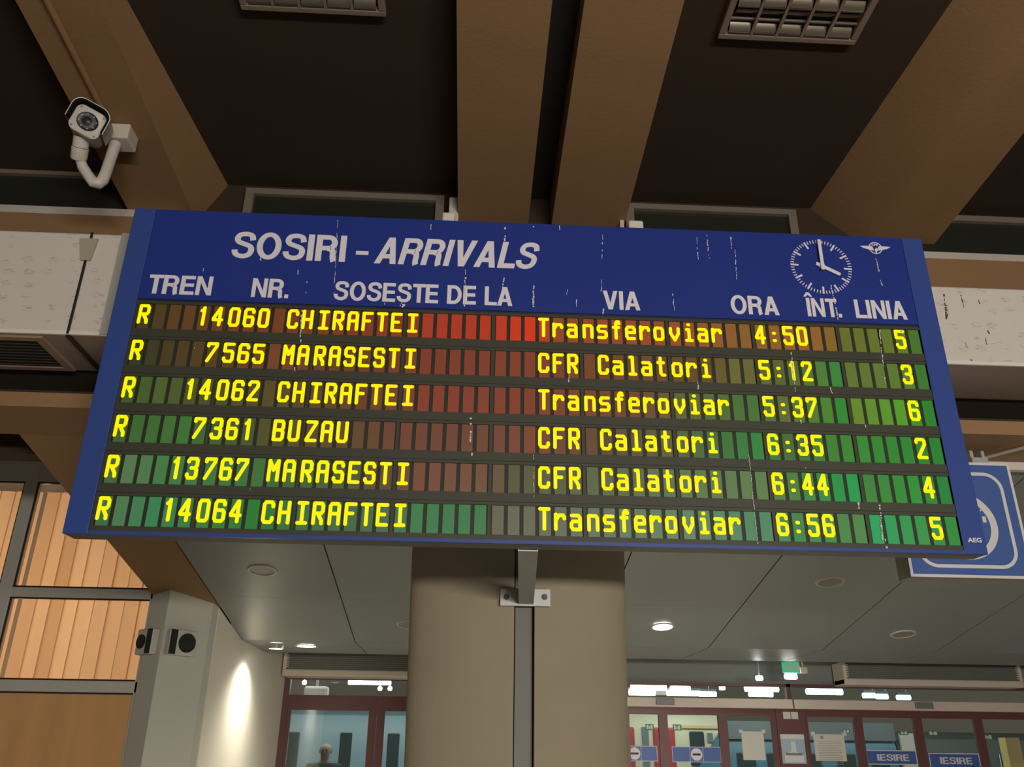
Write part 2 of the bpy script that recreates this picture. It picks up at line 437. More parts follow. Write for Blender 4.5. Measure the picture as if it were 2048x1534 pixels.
# strokes on a 4 x 6 grid for the lit characters
GLYPH = {
    'R': [[(0, 0), (0, 6), (3.3, 6), (4, 5.3), (4, 3.7), (3.3, 3), (0, 3)], [(1.7, 3), (3.6, 0.9), (3.7, 0)]],
    '0': [[(.7, 0), (3.3, 0), (4, .7), (4, 5.3), (3.3, 6), (.7, 6), (0, 5.3), (0, .7), (.7, 0)]],
    '1': [[(1.1, 4.9), (2.1, 5.6)], [(2.2, 6), (2.2, 0)]],
    '2': [[(0, 5.0), (0, 5.4), (.6, 6), (3.4, 6), (4, 5.4), (4, 4.4), (0.1, 0.2), (0.1, 0), (4, 0)]],
    '3': [[(0, 5.0), (0, 5.4), (.6, 6), (3.4, 6), (4, 5.4), (4, 3.8), (3.3, 3.1), (1.6, 3.1)], [(3.3, 3.1), (4, 2.4), (4, .7), (3.3, 0), (.7, 0), (0, .7), (0, 1.1)]],
    '4': [[(3, 0), (3, 6), (2.7, 6), (0, 2.3), (0, 1.8), (4, 1.8)]],
    '5': [[(4, 6), (0, 6), (0, 3.6), (3.3, 3.6), (4, 2.9), (4, .7), (3.3, 0), (.7, 0), (0, .7), (0, 1.1)]],
    '6': [[(4, 4.9), (4, 5.3), (3.3, 6), (.7, 6), (0, 5.3), (0, .7), (.7, 0), (3.3, 0), (4, .7), (4, 2.6), (3.4, 3.2), (0, 3.2)]],
    '7': [[(0, 5.2), (0, 6), (4, 6), (4, 5.2), (0.2, 0)]],
    'C': [[(4, 4.7), (4, 5.3), (3.3, 6), (.7, 6), (0, 5.3), (0, .7), (.7, 0), (3.3, 0), (4, .7), (4, 1.3)]],
    'H': [[(0, 0), (0, 6)], [(4, 0), (4, 6)], [(0, 3), (4, 3)]],
    'I': [[(.2, 6), (3.8, 6)], [(2, 6), (2, 0)], [(.2, 0), (3.8, 0)]],
    'A': [[(0, 0), (0, 5.3), (.7, 6), (3.3, 6), (4, 5.3), (4, 0)], [(0, 3), (4, 3)]],
    'F': [[(4, 6), (0, 6), (0, 0)], [(0, 3.2), (2.9, 3.2)]],
    'T': [[(0, 6), (4, 6)], [(2, 6), (2, 0)]],
    'E': [[(4, 6), (0, 6), (0, 0), (4, 0)], [(0, 3.1), (2.9, 3.1)]],
    'M': [[(0, 0), (0, 6), (2, 3.1), (4, 6), (4, 0)]],
    'S': [[(4, 4.9), (4, 5.3), (3.3, 6), (.7, 6), (0, 5.3), (0, 3.8), (.7, 3.1), (3.3, 3.1), (4, 2.4), (4, .7), (3.3, 0), (.7, 0), (0, .7), (0, 1.1)]],
    'B': [[(0, 0), (0, 6), (3.3, 6), (4, 5.3), (4, 3.8), (3.3, 3.1), (0, 3.1)], [(3.3, 3.1), (4, 2.4), (4, .7), (3.3, 0), (0, 0)]],
    'U': [[(0, 6), (0, .7), (.7, 0), (3.3, 0), (4, .7), (4, 6)]],
    'Z': [[(0, 6), (4, 6), (4, 5.6), (0, .4), (0, 0), (4, 0)]],
    'r': [[(0, 0), (0, 4.4)], [(0, 2.6), (1.5, 4.2), (3.4, 4.2), (4, 3.6), (4, 3.2)]],
    'a': [[(.2, 4.2), (3.3, 4.2), (4, 3.5), (4, 0), (.7, 0), (0, .7), (0, 1.7), (.7, 2.4), (4, 2.4)]],
    'n': [[(0, 0), (0, 4.2), (3.3, 4.2), (4, 3.5), (4, 0)]],
    's': [[(3.8, 4.2), (.6, 4.2), (0, 3.6), (0, 2.8), (.6, 2.2), (3.4, 2.2), (4, 1.6), (4, .6), (3.4, 0), (.2, 0)]],
    'f': [[(3.5, 5.3), (3.2, 6), (2.4, 6), (1.8, 5.3), (1.8, 0)], [(.6, 3.9), (3.2, 3.9)]],
    'e': [[(0, 2.2), (4, 2.2), (4, 3.5), (3.3, 4.2), (.7, 4.2), (0, 3.5), (0, .7), (.7, 0), (3.8, 0)]],
    'o': [[(.7, 0), (3.3, 0), (4, .7), (4, 3.5), (3.3, 4.2), (.7, 4.2), (0, 3.5), (0, .7), (.7, 0)]],
    'v': [[(0, 4.2), (0, 2.4), (2, 0), (4, 2.4), (4, 4.2)]],
    'i': [[(1.1, 4.0), (2.2, 4.0), (2.2, 0)], [(.8, 0), (3.6, 0)], [(2.0, 5.8), (2.3, 5.8)]],
    'l': [[(1.1, 6), (2.2, 6), (2.2, 0)], [(.8, 0), (3.6, 0)]],
    't': [[(1.8, 6), (1.8, .7), (2.5, 0), (3.6, 0)], [(.6, 4.4), (3.3, 4.4)]],
    ':': [[(1.8, 1.0), (2.3, 1.0)], [(1.8, 3.7), (2.3, 3.7)]],
}

# ------------------------------------------------------------------ arrivals board
BY = 4.25; K = BY / 4.5
U = lambda u: u * K
V = lambda v: 1.6 + (v - 1.6) * K
UL, UR, VB, VT = -2.1265, 2.816, 2.643, 4.672
UI, UJ, VH, VD = -1.996, 2.684, 4.046, 2.662
board = thing('arrivals_board', 'large blue train arrivals board with six rows of lit yellow text', 'departure board', (U(0.35), BY, V(VB)))
mb = MB(); bk = BY + 0.165; ch = 0.03
T3 = lambda y, z, x: Vector((x, y, z))
mb.prism([(BY + 0.012, V(VB) + 0.002), (bk - ch, V(VB) + 0.004), (bk, V(VB) + ch), (bk, V(VT) - 0.004), (BY + 0.012, V(VT) - 0.003)], U(UL) + 0.003, U(UR) - 0.003, T3)
mb.build('case', GREYCASE, board)
hd = MB().box(U(UI), U(UJ), BY, BY + 0.02, V(VH), V(VT)).build('header_panel', BLUE, board)
for a, b in ((UL, UI - 0.002), (UJ + 0.002, UR)):
    MB().box(U(a), U(b), BY - 0.003, BY + 0.02, V(VB), V(VT)).build('side_panel', BLUE2, board, bevel=0.003)
MB().box(U(UI - 0.002), U(UJ + 0.002), BY - 0.003, BY + 0.02, V(VB), V(VD)).build('bottom_rail', BLUE2, board)
MB().box(U(UI), U(UJ), BY + 0.010, BY + 0.02, V(VD), V(VH)).build('display_backing', LEDGAP, board)

ZL = BY  # letters sit on the header face
bold_part('SOSIRI', U(-1.502), U(-0.817), V(4.343), V(4.529), ZL, 'title_lettering', LETTER, board)
MB().box(U(-.755), U(-.679), ZL - 0.003, ZL, V(4.398), V(4.424)).build('title_dash', LETTER, board)
bold_part('ARRIVALS', U(-0.642), U(0.368), V(4.341), V(4.529), ZL, 'title_lettering', LETTER, board, 0.22)
for s, a, b in (('TREN', -1.951, -1.580), ('NR.', -1.346, -1.128), ('SOSEȘTE', -0.862, -0.241), ('DE', -0.188, -0.015), ('LA', 0.037, 0.204),
                ('VIA', 0.752, 0.978), ('ORA', 1.534, 1.830), ('INT.', 2.005, 2.217), ('LINIA', 2.304, 2.625)):
    bold_part(s, U(a), U(b), V(4.079), V(4.207), ZL, 'column_heading', LETTER, board)
MB().prism([(U(1.992), V(4.216)), (U(2.012), V(4.246)), (U(2.030), V(4.246)), (U(2.048), V(4.216)), (U(2.033), V(4.216)), (U(2.021), V(4.230)), (U(2.009), V(4.216))],
           ZL - 0.003, ZL, lambda u, v, w: Vector((u, w, v))).build('circumflex', LETTER, board)

# clock
cu, cv, cr = U(2.134), V(4.4345), U(0.194)
dial = MB()
for k in range(60):
    a = math.radians(6 * k + 3.0); big = k % 5 == 0
    r1 = cr; r0 = cr * (0.74 if big else 0.885); w = 0.0056 if big else 0.0027
    dx, dz = math.sin(a), math.cos(a)
    P = [Vector((cu + dx * r + s * w * dz, 0, cv + dz * r - s * w * dx)) for r, s in ((r0, -1), (r1, -1), (r1, 1), (r0, 1))]
    dial.add([p + Vector((0, ZL - 0.0025, 0)) for p in P] + [p + Vector((0, ZL, 0)) for p in P],
             [(0, 1, 2, 3), (0, 4, 5, 1), (1, 5, 6, 2), (2, 6, 7, 3), (3, 7, 4, 0)])
dial_o = dial.build('clock_dial', LETTER, board)
def hand(ang, tail, tip, w, y, tipw):
    a = math.radians(ang); dx, dz = math.sin(a), math.cos(a)
    q = [(-tail, -w), (tip - w * 0.6, -w), (tip, -tipw), (tip, tipw), (tip - w * 0.6, w), (-tail, w)]
    return MB().prism(q, y - 0.006, y, lambda l, s, d: Vector((cu + dx * l + dz * s, d, cv + dz * l - dx * s)))
hand(118, 0.036, 0.118, 0.0105, ZL - 0.008, 0.006).build('hour_hand', LETTER, dial_o)
hand(0.5, 0.030, 0.176, 0.0098, ZL - 0.018, 0.0098).build('minute_hand', LETTER, dial_o)
MB().disc((cu, ZL - 0.026, cv), (0, 1, 0), 0.012, 20, 0.026).build('hand_spindle', LETTER, dial_o)

# winged wheel emblem
em = MB(); eu, ev = U(2.505), V(4.588); er = 0.041
def ring(mbx, c_u, c_v, r0, r1, a0=0, a1=360, n=48, y=ZL, d=0.0025, T=None):
    T = T or (lambda u, v, w: Vector((c_u + u, y - w, c_v + v)))
    rs = []
    full = abs(a1 - a0) >= 360
    for k in range(n + (0 if full else 1)):
        a = math.radians(a0 + (a1 - a0) * k / n); c, s = math.cos(a), math.sin(a)
        rs.append([T(r0 * c, r0 * s, 0), T(r0 * c, r0 * s, d), T(r1 * c, r1 * s, d), T(r1 * c, r1 * s, 0)])
    if full: rs.append(rs[0])
    mbx.loft(rs, caps=not full)
ring(em, eu, ev, er - 0.0055, er)
PW = lambda u, v, w: Vector((eu + u, w, ev + v))
for sgn in (-1, 1):
    wing = [(.010, -.018), (.034, -.014), (.060, -.006), (.072, -.003), (.093, .011), (.040, .013), (.020, .012)]
    em.prism([(sgn * a, b) for a, b in wing], ZL - 0.0032, ZL, PW)
em.prism([(-.008, -.02), (-.003, -.006), (0.010, .002), (.012, -.018), (.004, -.024), (.004, -.038), (-.004, -.038), (-.004, -.024)], ZL - 0.0034, ZL, PW)
emo = em.build('winged_wheel_emblem', LETTER, board)
text_part('CFR', eu - .020, eu + .020, ev + .016, ev + .030, ZL, 'emblem_lettering', LETTER, emo, 0.03, depth=0.002)
text_part('AEG', U(2.715), U(2.793), V(2.708), V(2.733), BY - 0.003, 'maker_lettering', LETTER, board, 0.03, depth=0.002)

# display rows
MW, PCH, U0 = 0.520, 0.0850, -1.982
ROWP = 0.2322
cellc = lambda c: U0 + (c // 6) * MW + (c % 6 + 0.5) * PCH
TEXT = [('R', '14060', 'CHIRAFTEI', 'Transferoviar', '4:50', '5'), ('R', '7565', 'MARASESTI', 'CFR Calatori', '5:12', '3'),
        ('R', '14062', 'CHIRAFTEI', 'Transferoviar', '5:37', '6'), ('R', '7361', 'BUZAU', 'CFR Calatori', '6:35', '2'),
        ('R', '13767', 'MARASESTI', 'CFR Calatori', '6:44', '4'), ('R', '14064', 'CHIRAFTEI', 'Transferoviar', '6:56', '5')]
PANE_SHEEN = [  # red-to-green viewing-angle sheen painted into each pane's colour
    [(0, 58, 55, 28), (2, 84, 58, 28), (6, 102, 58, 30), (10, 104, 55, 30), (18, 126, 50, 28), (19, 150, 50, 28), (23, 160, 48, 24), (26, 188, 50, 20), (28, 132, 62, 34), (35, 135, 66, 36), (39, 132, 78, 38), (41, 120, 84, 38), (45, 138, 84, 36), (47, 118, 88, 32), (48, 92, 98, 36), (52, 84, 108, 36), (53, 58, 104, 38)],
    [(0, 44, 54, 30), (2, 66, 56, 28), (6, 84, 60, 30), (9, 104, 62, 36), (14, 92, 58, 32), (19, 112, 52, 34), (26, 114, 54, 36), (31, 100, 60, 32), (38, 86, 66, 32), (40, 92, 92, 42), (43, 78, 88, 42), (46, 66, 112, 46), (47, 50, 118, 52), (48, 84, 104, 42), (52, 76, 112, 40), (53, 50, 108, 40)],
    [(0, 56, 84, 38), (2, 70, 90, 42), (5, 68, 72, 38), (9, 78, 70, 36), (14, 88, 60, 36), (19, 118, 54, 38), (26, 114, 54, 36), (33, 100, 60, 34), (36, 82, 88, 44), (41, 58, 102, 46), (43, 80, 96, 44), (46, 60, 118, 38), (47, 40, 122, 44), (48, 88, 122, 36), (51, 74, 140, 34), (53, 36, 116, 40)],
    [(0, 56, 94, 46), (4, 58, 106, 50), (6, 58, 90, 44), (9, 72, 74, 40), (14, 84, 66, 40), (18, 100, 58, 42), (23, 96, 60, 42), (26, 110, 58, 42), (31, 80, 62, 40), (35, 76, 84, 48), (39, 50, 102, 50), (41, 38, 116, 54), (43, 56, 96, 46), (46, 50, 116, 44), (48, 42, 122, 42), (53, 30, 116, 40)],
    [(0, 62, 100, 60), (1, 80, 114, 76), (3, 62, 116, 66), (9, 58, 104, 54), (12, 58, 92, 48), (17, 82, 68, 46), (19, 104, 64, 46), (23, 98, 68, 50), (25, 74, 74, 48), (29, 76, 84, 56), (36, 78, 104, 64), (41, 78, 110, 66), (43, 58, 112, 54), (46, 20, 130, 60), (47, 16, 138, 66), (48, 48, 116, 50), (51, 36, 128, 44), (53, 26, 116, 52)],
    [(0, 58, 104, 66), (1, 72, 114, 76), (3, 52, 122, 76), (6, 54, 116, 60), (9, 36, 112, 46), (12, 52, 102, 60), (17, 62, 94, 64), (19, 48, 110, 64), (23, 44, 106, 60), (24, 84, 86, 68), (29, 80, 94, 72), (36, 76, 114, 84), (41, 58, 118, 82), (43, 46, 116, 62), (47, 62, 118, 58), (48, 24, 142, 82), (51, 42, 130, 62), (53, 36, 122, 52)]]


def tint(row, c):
    L = PANE_SHEEN[row]
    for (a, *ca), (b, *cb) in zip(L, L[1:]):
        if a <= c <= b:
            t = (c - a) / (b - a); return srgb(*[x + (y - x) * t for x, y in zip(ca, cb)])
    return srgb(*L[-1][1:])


def stroke(m, p, q, r, y):
    p = Vector(p); q = Vector(q); d = q - p
    n = 8
    if d.length > 1e-6:
        d.normalize(); w = Vector((-d.y, d.x)) * r
        m.add([Vector((a.x, y, a.y)) for a in (p - w, q - w, q + w, p + w)], [(0, 1, 2, 3)])
    for c in (p, q):
        m.add([Vector((c.x + r * 1.06 * math.cos(2 * math.pi * (k + .5) / n), y, c.y + r * 1.06 * math.sin(2 * math.pi * (k + .5) / n))) for k in range(n)], [tuple(range(n))])


def lit_text(s, c0, v0, y, name, parent):
    m = MB(); W = 0.0665; H = 0.129; r = 0.0100
    for i, chh in enumerate(s):
        if chh == ' ': continue
        cx = cellc(c0 + i) - 0.004
        for line in GLYPH[chh]:
            P = [(U(cx - W / 2 + r + x / 4 * (W - 2 * r)), V(v0 + r + z / 6 * (H - 2 * r))) for x, z in line]
            for p, q in zip(P, P[1:]): stroke(m, p, q, r * K, y)
    return m.build(name, LED, parent)


for r_ in range(6):
    vb = 3.880 - r_ * ROWP      # baseline of the characters
    c0, c1 = vb - 0.030, vb + 0.134
    t0 = vb - 0.079 if r_ < 5 else VD
    t1 = vb + 0.151
    rowm = MB()
    # dark housing: bands above and below the panes and bars between modules
    rowm.box(U(UI), U(UJ), BY + 0.0005, BY + 0.010, V(t0), V(c0))
    rowm.box(U(UI), U(UJ), BY + 0.0005, BY + 0.010, V(c1), V(t1))
    for k in range(10):
        a = U0 + k * MW - 0.014 if k else UI
        b = U0 + k * MW + 0.003 if k < 9 else UJ
        if b > a: rowm.box(U(a), U(b), BY + 0.001, BY + 0.010, V(c0), V(c1))
    row = rowm.build('display_row', LEDBG, board)
    cm = MB(); cols = []
    for c in range(54):
        x = cellc(c)
        cm.box(U(x - 0.0315), U(x + 0.0315), BY + 0.004, BY + 0.010, V(c0 + .002), V(c1 - .002)); cols.append(tint(r_, c))
    co = cm.build('sheen_pane', CELL, row)
    at = co.data.attributes.new('tint', 'FLOAT_COLOR', 'CORNER')
    # faces keep their order: six per pane
    for p in co.data.polygons:
        for li in p.loop_indices: at.data[li].color = cols[p.index // 6]
    cat, num, org, opr, tim, pla = TEXT[r_]
    yl = BY + 0.0025
    lit_text(cat, 0, vb, yl, 'train_category', row)
    lit_text(num, 9 - len(num), vb, yl, 'train_number', row)
    lit_text(org, 10, vb, yl, 'origin_station', row)
    lit_text(opr, 27, vb, yl, 'operator_name', row)
    lit_text(tim, 42, vb, yl, 'arrival_time', row)
    lit_text(pla, 52, vb, yl, 'platform_number', row)

# bird droppings and drips on the face
dr = MB(); rr = random.Random(3)
def drip(x, y, x2, y2, w):
    n = max(2, int(math.hypot(x2 - x, y2 - y) / 5))
    for k in range(n):
        if rr.random() < 0.25: continue
        a = k / n; b = min(1, (k + rr.uniform(.5, 1.15)) / n)
        w0 = w * rr.uniform(.35, 1.1); j = rr.uniform(-.8, .8)
        q = [pt(x + (x2 - x) * t + s + j, y + (y2 - y) * t, BY) for t, s in ((a, -w0 / 2), (b, -w0 / 3), (b, w0 / 3), (a, w0 / 2))]
        dr.add([p + Vector((0, -0.004, 0)) for p in q] + [p + Vector((0, -0.0022, 0)) for p in q],
               [(0, 1, 2, 3), (0, 4, 5, 1), (1, 5, 6, 2), (2, 6, 7, 3), (3, 7, 4, 0)])
for d in ((1010, 450, 1009, 488, 5), (1008, 556, 1004, 580, 3.5), (1067, 572, 1066, 622, 4), (931, 540, 928, 625, 3.5), (862, 449, 862, 462, 2.5), (1119, 452, 1119, 463, 3),
          (1067, 453, 1068, 460, 3), (1205, 470, 1203, 520, 1.8), (1135, 580, 1134, 590, 2), (1153, 600, 1152, 614, 2), (1203, 560, 1202, 586, 1.6), (1207, 618, 1206, 630, 4), (1345, 588, 1350, 630, 2),
          (1393, 470, 1396, 520, 2), (1413, 470, 1418, 520, 2), (1460, 470, 1463, 500, 3), (1470, 500, 1473, 560, 1.8), (1750, 512, 1757, 545, 3), (1759, 560, 1765, 572, 2.5), (1660, 566, 1676, 640, 3),
          (520, 512, 523, 524, 3), (525, 488, 524, 502, 2), (597, 535, 595, 552, 2.5), (676, 436, 668, 590, 1.4), (407, 537, 406, 544, 2), (614, 563, 612, 600, 2), (770, 606, 769, 620, 3), (803, 606, 800, 614, 3.5),
          (942, 836, 941, 900, 5), (944, 895, 943, 912, 7), (604, 620, 601, 685, 3), (590, 735, 588, 750, 3), (389, 695, 389, 705, 2.5), (501, 965, 501, 982, 2), (1067, 910, 1068, 1000, 1.6),
          (1757, 650, 1770, 770, 2.4), (1800, 656, 1806, 672, 4), (1582, 705, 1590, 790, 2.2), (1660, 775, 1664, 790, 3), (1783, 780, 1786, 800, 2.4), (1600, 840, 1602, 850, 3), (1729, 843, 1731, 857, 3.5),
          (1758, 1000, 1765, 1080, 4), (1770, 1078, 1774, 1098, 5), (1715, 1000, 1718, 1020, 4), (1395, 765, 1397, 786, 2.5), (1138, 750, 1137, 765, 2.5), (1497, 910, 1515, 1090, 2), (1610, 930, 1612, 940, 2)):
    drip(*d)
dr.build('drip_stain', STAIN, board)
# bolts of white brackets on top and the arm to the column
for x0, x1, ya, yb in ((884, 910, 430, 447), (1256, 1285, 446, 462)):
    p = pt(x0, yb, BY + .08); q = pt(x1, ya, BY + .08)
    MB().box(p.x, q.x, BY + .05, BY + .12, V(VT) - 0.02, q.z).build('hanging_bracket', WHITEPL, board, bevel=0.012)
pa = pt(1056, 1098, bk); CY = 6.10
p0 = pt(1000, 1195, CY - 0.015); p1 = pt(1101, 1195, CY - 0.015); za = pt(1050, 1178, CY - 0.015).z; zb = pt(1050, 1213, CY - 0.015).z
ax = (p0.x + p1.x) / 2 + 0.005
AT = lambda x, y, z: Vector((x + pa.x + (ax - pa.x) * (y - bk) / (CY - 0.028 - bk), y, z))
arm = MB().box(-0.052, 0.052, bk - 0.02, CY - 0.028, zb + 0.012, zb + 0.018, AT)
arm.box(0.046, 0.052, bk - 0.02, CY - 0.028, zb + 0.018, zb + 0.10, AT)
arm.box(-0.052, -0.046, bk - 0.02, CY - 0.028, zb + 0.018, zb + 0.10, AT)
armo = arm.build('support_arm', STEEL, board)
MB().box(p0.x, p1.x, CY - 0.03, CY - 0.018, zb, za).build('wall_plate', STEEL, armo, bevel=0.003)
for px in (1013, 1089):
    b = pt(px, 1194, CY - 0.03)
    m = MB().disc((b.x, CY - 0.036, b.z), (0, 1, 0), 0.021, 20, 0.006); m.disc((b.x, CY - 0.05, b.z), (0, 1, 0), 0.013, 6, 0.02)
    m.build('bolt', DARKSTEEL, armo)

# ------------------------------------------------------------------ hall structure
struct(MB().box(-9, 10, -9, 13.0, -0.2, 0).build('floor', FLOORM))
CZ = 6.05
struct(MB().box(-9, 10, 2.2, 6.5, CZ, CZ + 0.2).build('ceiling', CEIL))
RS, RZ = -0.07, 5.692       # rib underside z = RZ + RS * (y - 6)
def rib(x0, x1, name, cove=(0, 0), side=0):
    ys = [2.3 + 0.382 * k for k in range(11)]; rings = []
    for y in ys:
        z = RZ + RS * (y - 6.0)
        prof = [(x0, z), (x1, z)]
        L = [(x0, z)]; R_ = [(x1, z)]
        for k in range(1, 13):
            a = k / 12 * math.pi / 2
            wA = cove[0] + (cove[1] - cove[0]) * (y - 3.84) / 2.16 if side else 0.0
            wA = max(0.02, wA)
            if side == 1: R_.append((x1 + wA * k / 12, z + (CZ + .01 - z) * (k / 12) ** 1.15))
            if side == -1: L.append((x0 - wA * k / 12, z + (CZ + .01 - z) * (k / 12) ** 1.15))
        if side != 1: R_.append((x1, CZ + .01))
        if side != -1: L.append((x0, CZ + .01))
        rings.append([Vector((u, y, v)) for u, v in L[::-1] + R_])
    m = MB().loft(rings)
    o = m.build(name, TAN, smooth=True)
    o.data.set_sharp_from_angle(angle=math.radians(18))
    return o
struct(rib(-2.90, -2.38, 'ceiling_rib', (0.03, 0.21), 1), 'tan concrete ceiling rib at the left, behind the security camera')
struct(rib(-0.19, 0.395, 'ceiling_rib'), 'left rib of the tan pair above the board')
struct(rib(0.592, 1.20, 'ceiling_rib'), 'right rib of the tan pair above the board')
struct(rib(3.34, 3.90, 'ceiling_rib', (0.40, 0.46), -1), 'tan concrete ceiling rib at the right')
struct(MB().box(0.38, 0.61, 2.3, 6.2, CZ - 0.02, CZ + .1).build('trim_1', BLACKGAP), 'black gap between the paired ribs')

# facade with high windows
def bay(x0, x1, eb, es, eg0, eg1, ef, n, gx=None):
    z = lambda e, y: 1.6 + e * y
    struct(MB().box(x0, x1, 6.0, 6.45, z(eb, 6), z(es, 6)).build('upper_beam', TAN))
    g0, g1 = z(eg0, 6.06), z(eg1, 6.06)
    a, b = gx or (x0, x1)
    f = MB()
    f.box(a, b, 6.02, 6.10, g1, z(ef, 6.04))
    if gx:
        f.box(a, a + 0.07, 6.02, 6.10, g0, g1); f.box(b - 0.07, b, 6.02, 6.10, g0, g1)
    w = struct(f.build('window_%d' % n, FRAMEW))
    MB().box(a, b, 6.01, 6.10, z(es, 6), g0).build('sill', SILLW, w)
    MB().box(a + (.07 if gx else 0), b - (.07 if gx else 0), 6.06, 6.075, g0, g1).build('pane', DARKGLASS, w)
    return w
bay(-8.0, -2.45, 0.626, 0.669, 0.675, 0.728, 0.742, 1)
bay(-2.38, -0.19, 0.610, 0.655, 0.661, 0.7105, 0.722, 2, (-1.975, -0.315))
bay(1.20, 3.34, 0.610, 0.655, 0.661, 0.711, 0.722, 3, (1.23, 2.71))
bay(3.6, 9.0, 0.603, 0.651, 0.6565, 0.712, 0.7235, 4)
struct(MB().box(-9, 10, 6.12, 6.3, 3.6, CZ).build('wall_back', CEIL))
for x0, x1, y0, y1, lab in ((899, 915, 394, 470, 'white vertical trunking beside the left rib of the pair'), (1239, 1250, 425, 480, 'white vertical trunking beside the right rib of the pair')):
    p = pt(x0, y0, 5.9); q = pt(x1, y1, 5.9)
    tag(MB().box(p.x, q.x, 5.9, 6.0, q.z - 0.3, p.z).build('cable_trunking', WHITEPL, bevel=0.006), lab, 'trunking')

# lower beam, haunch, soffit
struct(MB().box(-9, 10, 5.04, 5.56, 3.555, 3.65).build('lower_beam', TAN), 'tan beam under the air ducts')
struct(MB().box(-9, 10, 5.42, 5.56, 3.65, 3.82).box(-9, 10, 5.04, 5.56, 3.82, 4.4).build('shadow_recess', mat('duct_shadow_brown', (.045, .03, .018), .9)), 'added dark recess in place of the duct shadow on the beam')  # recess shaped and darkened in for the duct shadow on the beam face
SL = -0.184
sz = lambda y: 2.76 + SL * (y - 9.9)
TX = lambda y, z, x: Vector((x, y, z))
struct(MB().prism([(5.56, 3.558), (9.4, sz(9.4)), (9.4, 3.6), (5.56, 3.9)], -3.06, -2.5, TX).build('haunch_beam', TAN), 'sloping brown haunch beam above the grey column')
sp = MB(); ysj = [5.64, 5.95, 7.25, 8.57, 9.9]; xsj = [-2.49, -1.25, 0.07, 1.39, 2.71, 4.02, 5.33, 6.64, 7.95]
for ya, yb in zip(ysj, ysj[1:]):
    for xa, xb in zip(xsj, xsj[1:]):
        g = 0.006
        sp.prism([(ya + .003, sz(ya)), (yb - .003, sz(yb)), (yb - .003, sz(yb) + .03), (ya + .003, sz(ya) + .03)], xa + g, xb - g, TX)
for xa, xb in zip(xsj, xsj[1:]):
    sp.box(xa + .006, xb - .006, 9.905, 10.5, 2.76, 2.79); sp.box(xa + .006, xb - .006, 10.51, 11.2, 2.765, 2.795)
struct(sp.build('ceiling_soffit', SOFFIT), 'sloping grey metal soffit panels')
bkm = MB().prism([(5.62, sz(5.62) + .035), (9.9, sz(9.9) + .035), (11.2, 2.80), (11.2, 2.9), (9.9, 2.95), (5.62, sz(5.62) + .1)], -2.5, 8.2, TX)
struct(bkm.build('ceiling_backing', BLACKGAP))
struct(MB().box(-2.5, 9, 5.575, 5.625, 3.50, 3.57).build('trim_2', TRIMW), 'white trim along the front edge of the soffit')
struct(MB().box(-2.5, 8.5, 11.2, 13.0, 3.0, 3.1).build('ceiling_lobby', SOFFIT))
struct(MB().box(-2.7, 9.5, 12.62, 12.8, 2.58, 3.1).build('wall_far', mat('grey_far_wall', (.20, .215, .205), .6)))
# grey column and wall on the left
struct(MB().prism([(-3.06, 8.57), (-2.85, 8.42), (-2.53, 8.77), (-2.502, 8.88), (-3.06, 8.88)], 0, 3.05, lambda u, v, w: Vector((u, v, w))).build('column_grey', GREYWALL), 'grey painted column at the left')
struct(MB().box(-2.75, -2.5, 8.9, 12.6, 0, 2.95).build('wall_left', WALLW))

# the big tan column with a slot in the middle
def half(xa, xb, slot_right):
    xe, xs = (xa, xb) if slot_right else (xb, xa)
    P = [(xe, 6.95)]
    for k in range(13):
        t = k / 12 * math.pi / 2
        P.append((xe + (xs - xe) * (1 - math.cos(t)) , 6.42 - 0.30 * math.sin(t)))
    P += [(xs, 6.95)]
    return P
cb = MB()
cxl, cxr, s0, s1 = -0.434, 1.160, 0.318, 0.462
for P in (half(cxl, s0, True), half(s1, cxr, False)):
    cb.loft([[Vector((0.35 + (x - 0.35) * w, y, z)) for x, y in P] for z, w in ((0, 0.93), (1.5, 0.967), (2.7, 1.0), (3.5, 1.02), (5.7, 1.02))])
cb.box(s0 - .02, s1 + .02, 6.5, 6.95, 0, 5.7)
struct(cb.build('column_tan', COLTAN, smooth=True), 'wide tan column behind the board')
tag(MB().box(s0 + .012, s1 - .012, 6.20, 6.30, 0, 3.35).build('steel_channel', CHANNEL), 'grey green steel channel running up the slot of the tan column', 'channel')

# conduit on the left rib
RP = (RZ, 6.0, RS)
a = ptp(70, -45, RZ - .02, 6.0, RS); b = ptp(216, 240, RZ - .02, 6.0, RS)
tag(MB().tube([a, b], 0.022, 12).build('conduit_pipe', TAN, smooth=True), 'thin tan conduit along the left rib, ending at the security camera', 'pipe')

# ------------------------------------------------------------------ security camera
P0 = pt(175.5, 244, 4.72); P1 = pt(187, 276, 5.14)
cc = thing('security_camera', 'white bullet security camera with black sun hood on the left rib', 'camera', pt(232, 280, 5.2))
T = frame(P0, P1 - P0, math.radians(-16))
def sect(w, h, c, n=6):
    P = []
    for (sx, sy, a0) in ((1, 1, 0), (-1, 1, 90), (-1, -1, 180), (1, -1, 270)):
        for k in range(n + 1):
            t = math.radians(a0 + 90 * k / n); P.append((sx * (w - c) + c * math.cos(t), sy * (h - c) + c * math.sin(t)))
    return P
S = sect(0.100, 0.094, 0.046)
MB().loft([[T(x * s, y, z * s) for x, z in S] for y, s in ((0.012, 1), (0.30, 1), (0.34, 0.92), (0.36, .7))]).build('body', WHITEPL, cc, smooth=True)
MB().loft([[T(x * s, y, z * s) for x, z in S] for y, s in ((-0.012, .93), (-0.006, 1.0), (0.012, 1.0))]).build('face_plate', WHITEPL, cc, smooth=True)
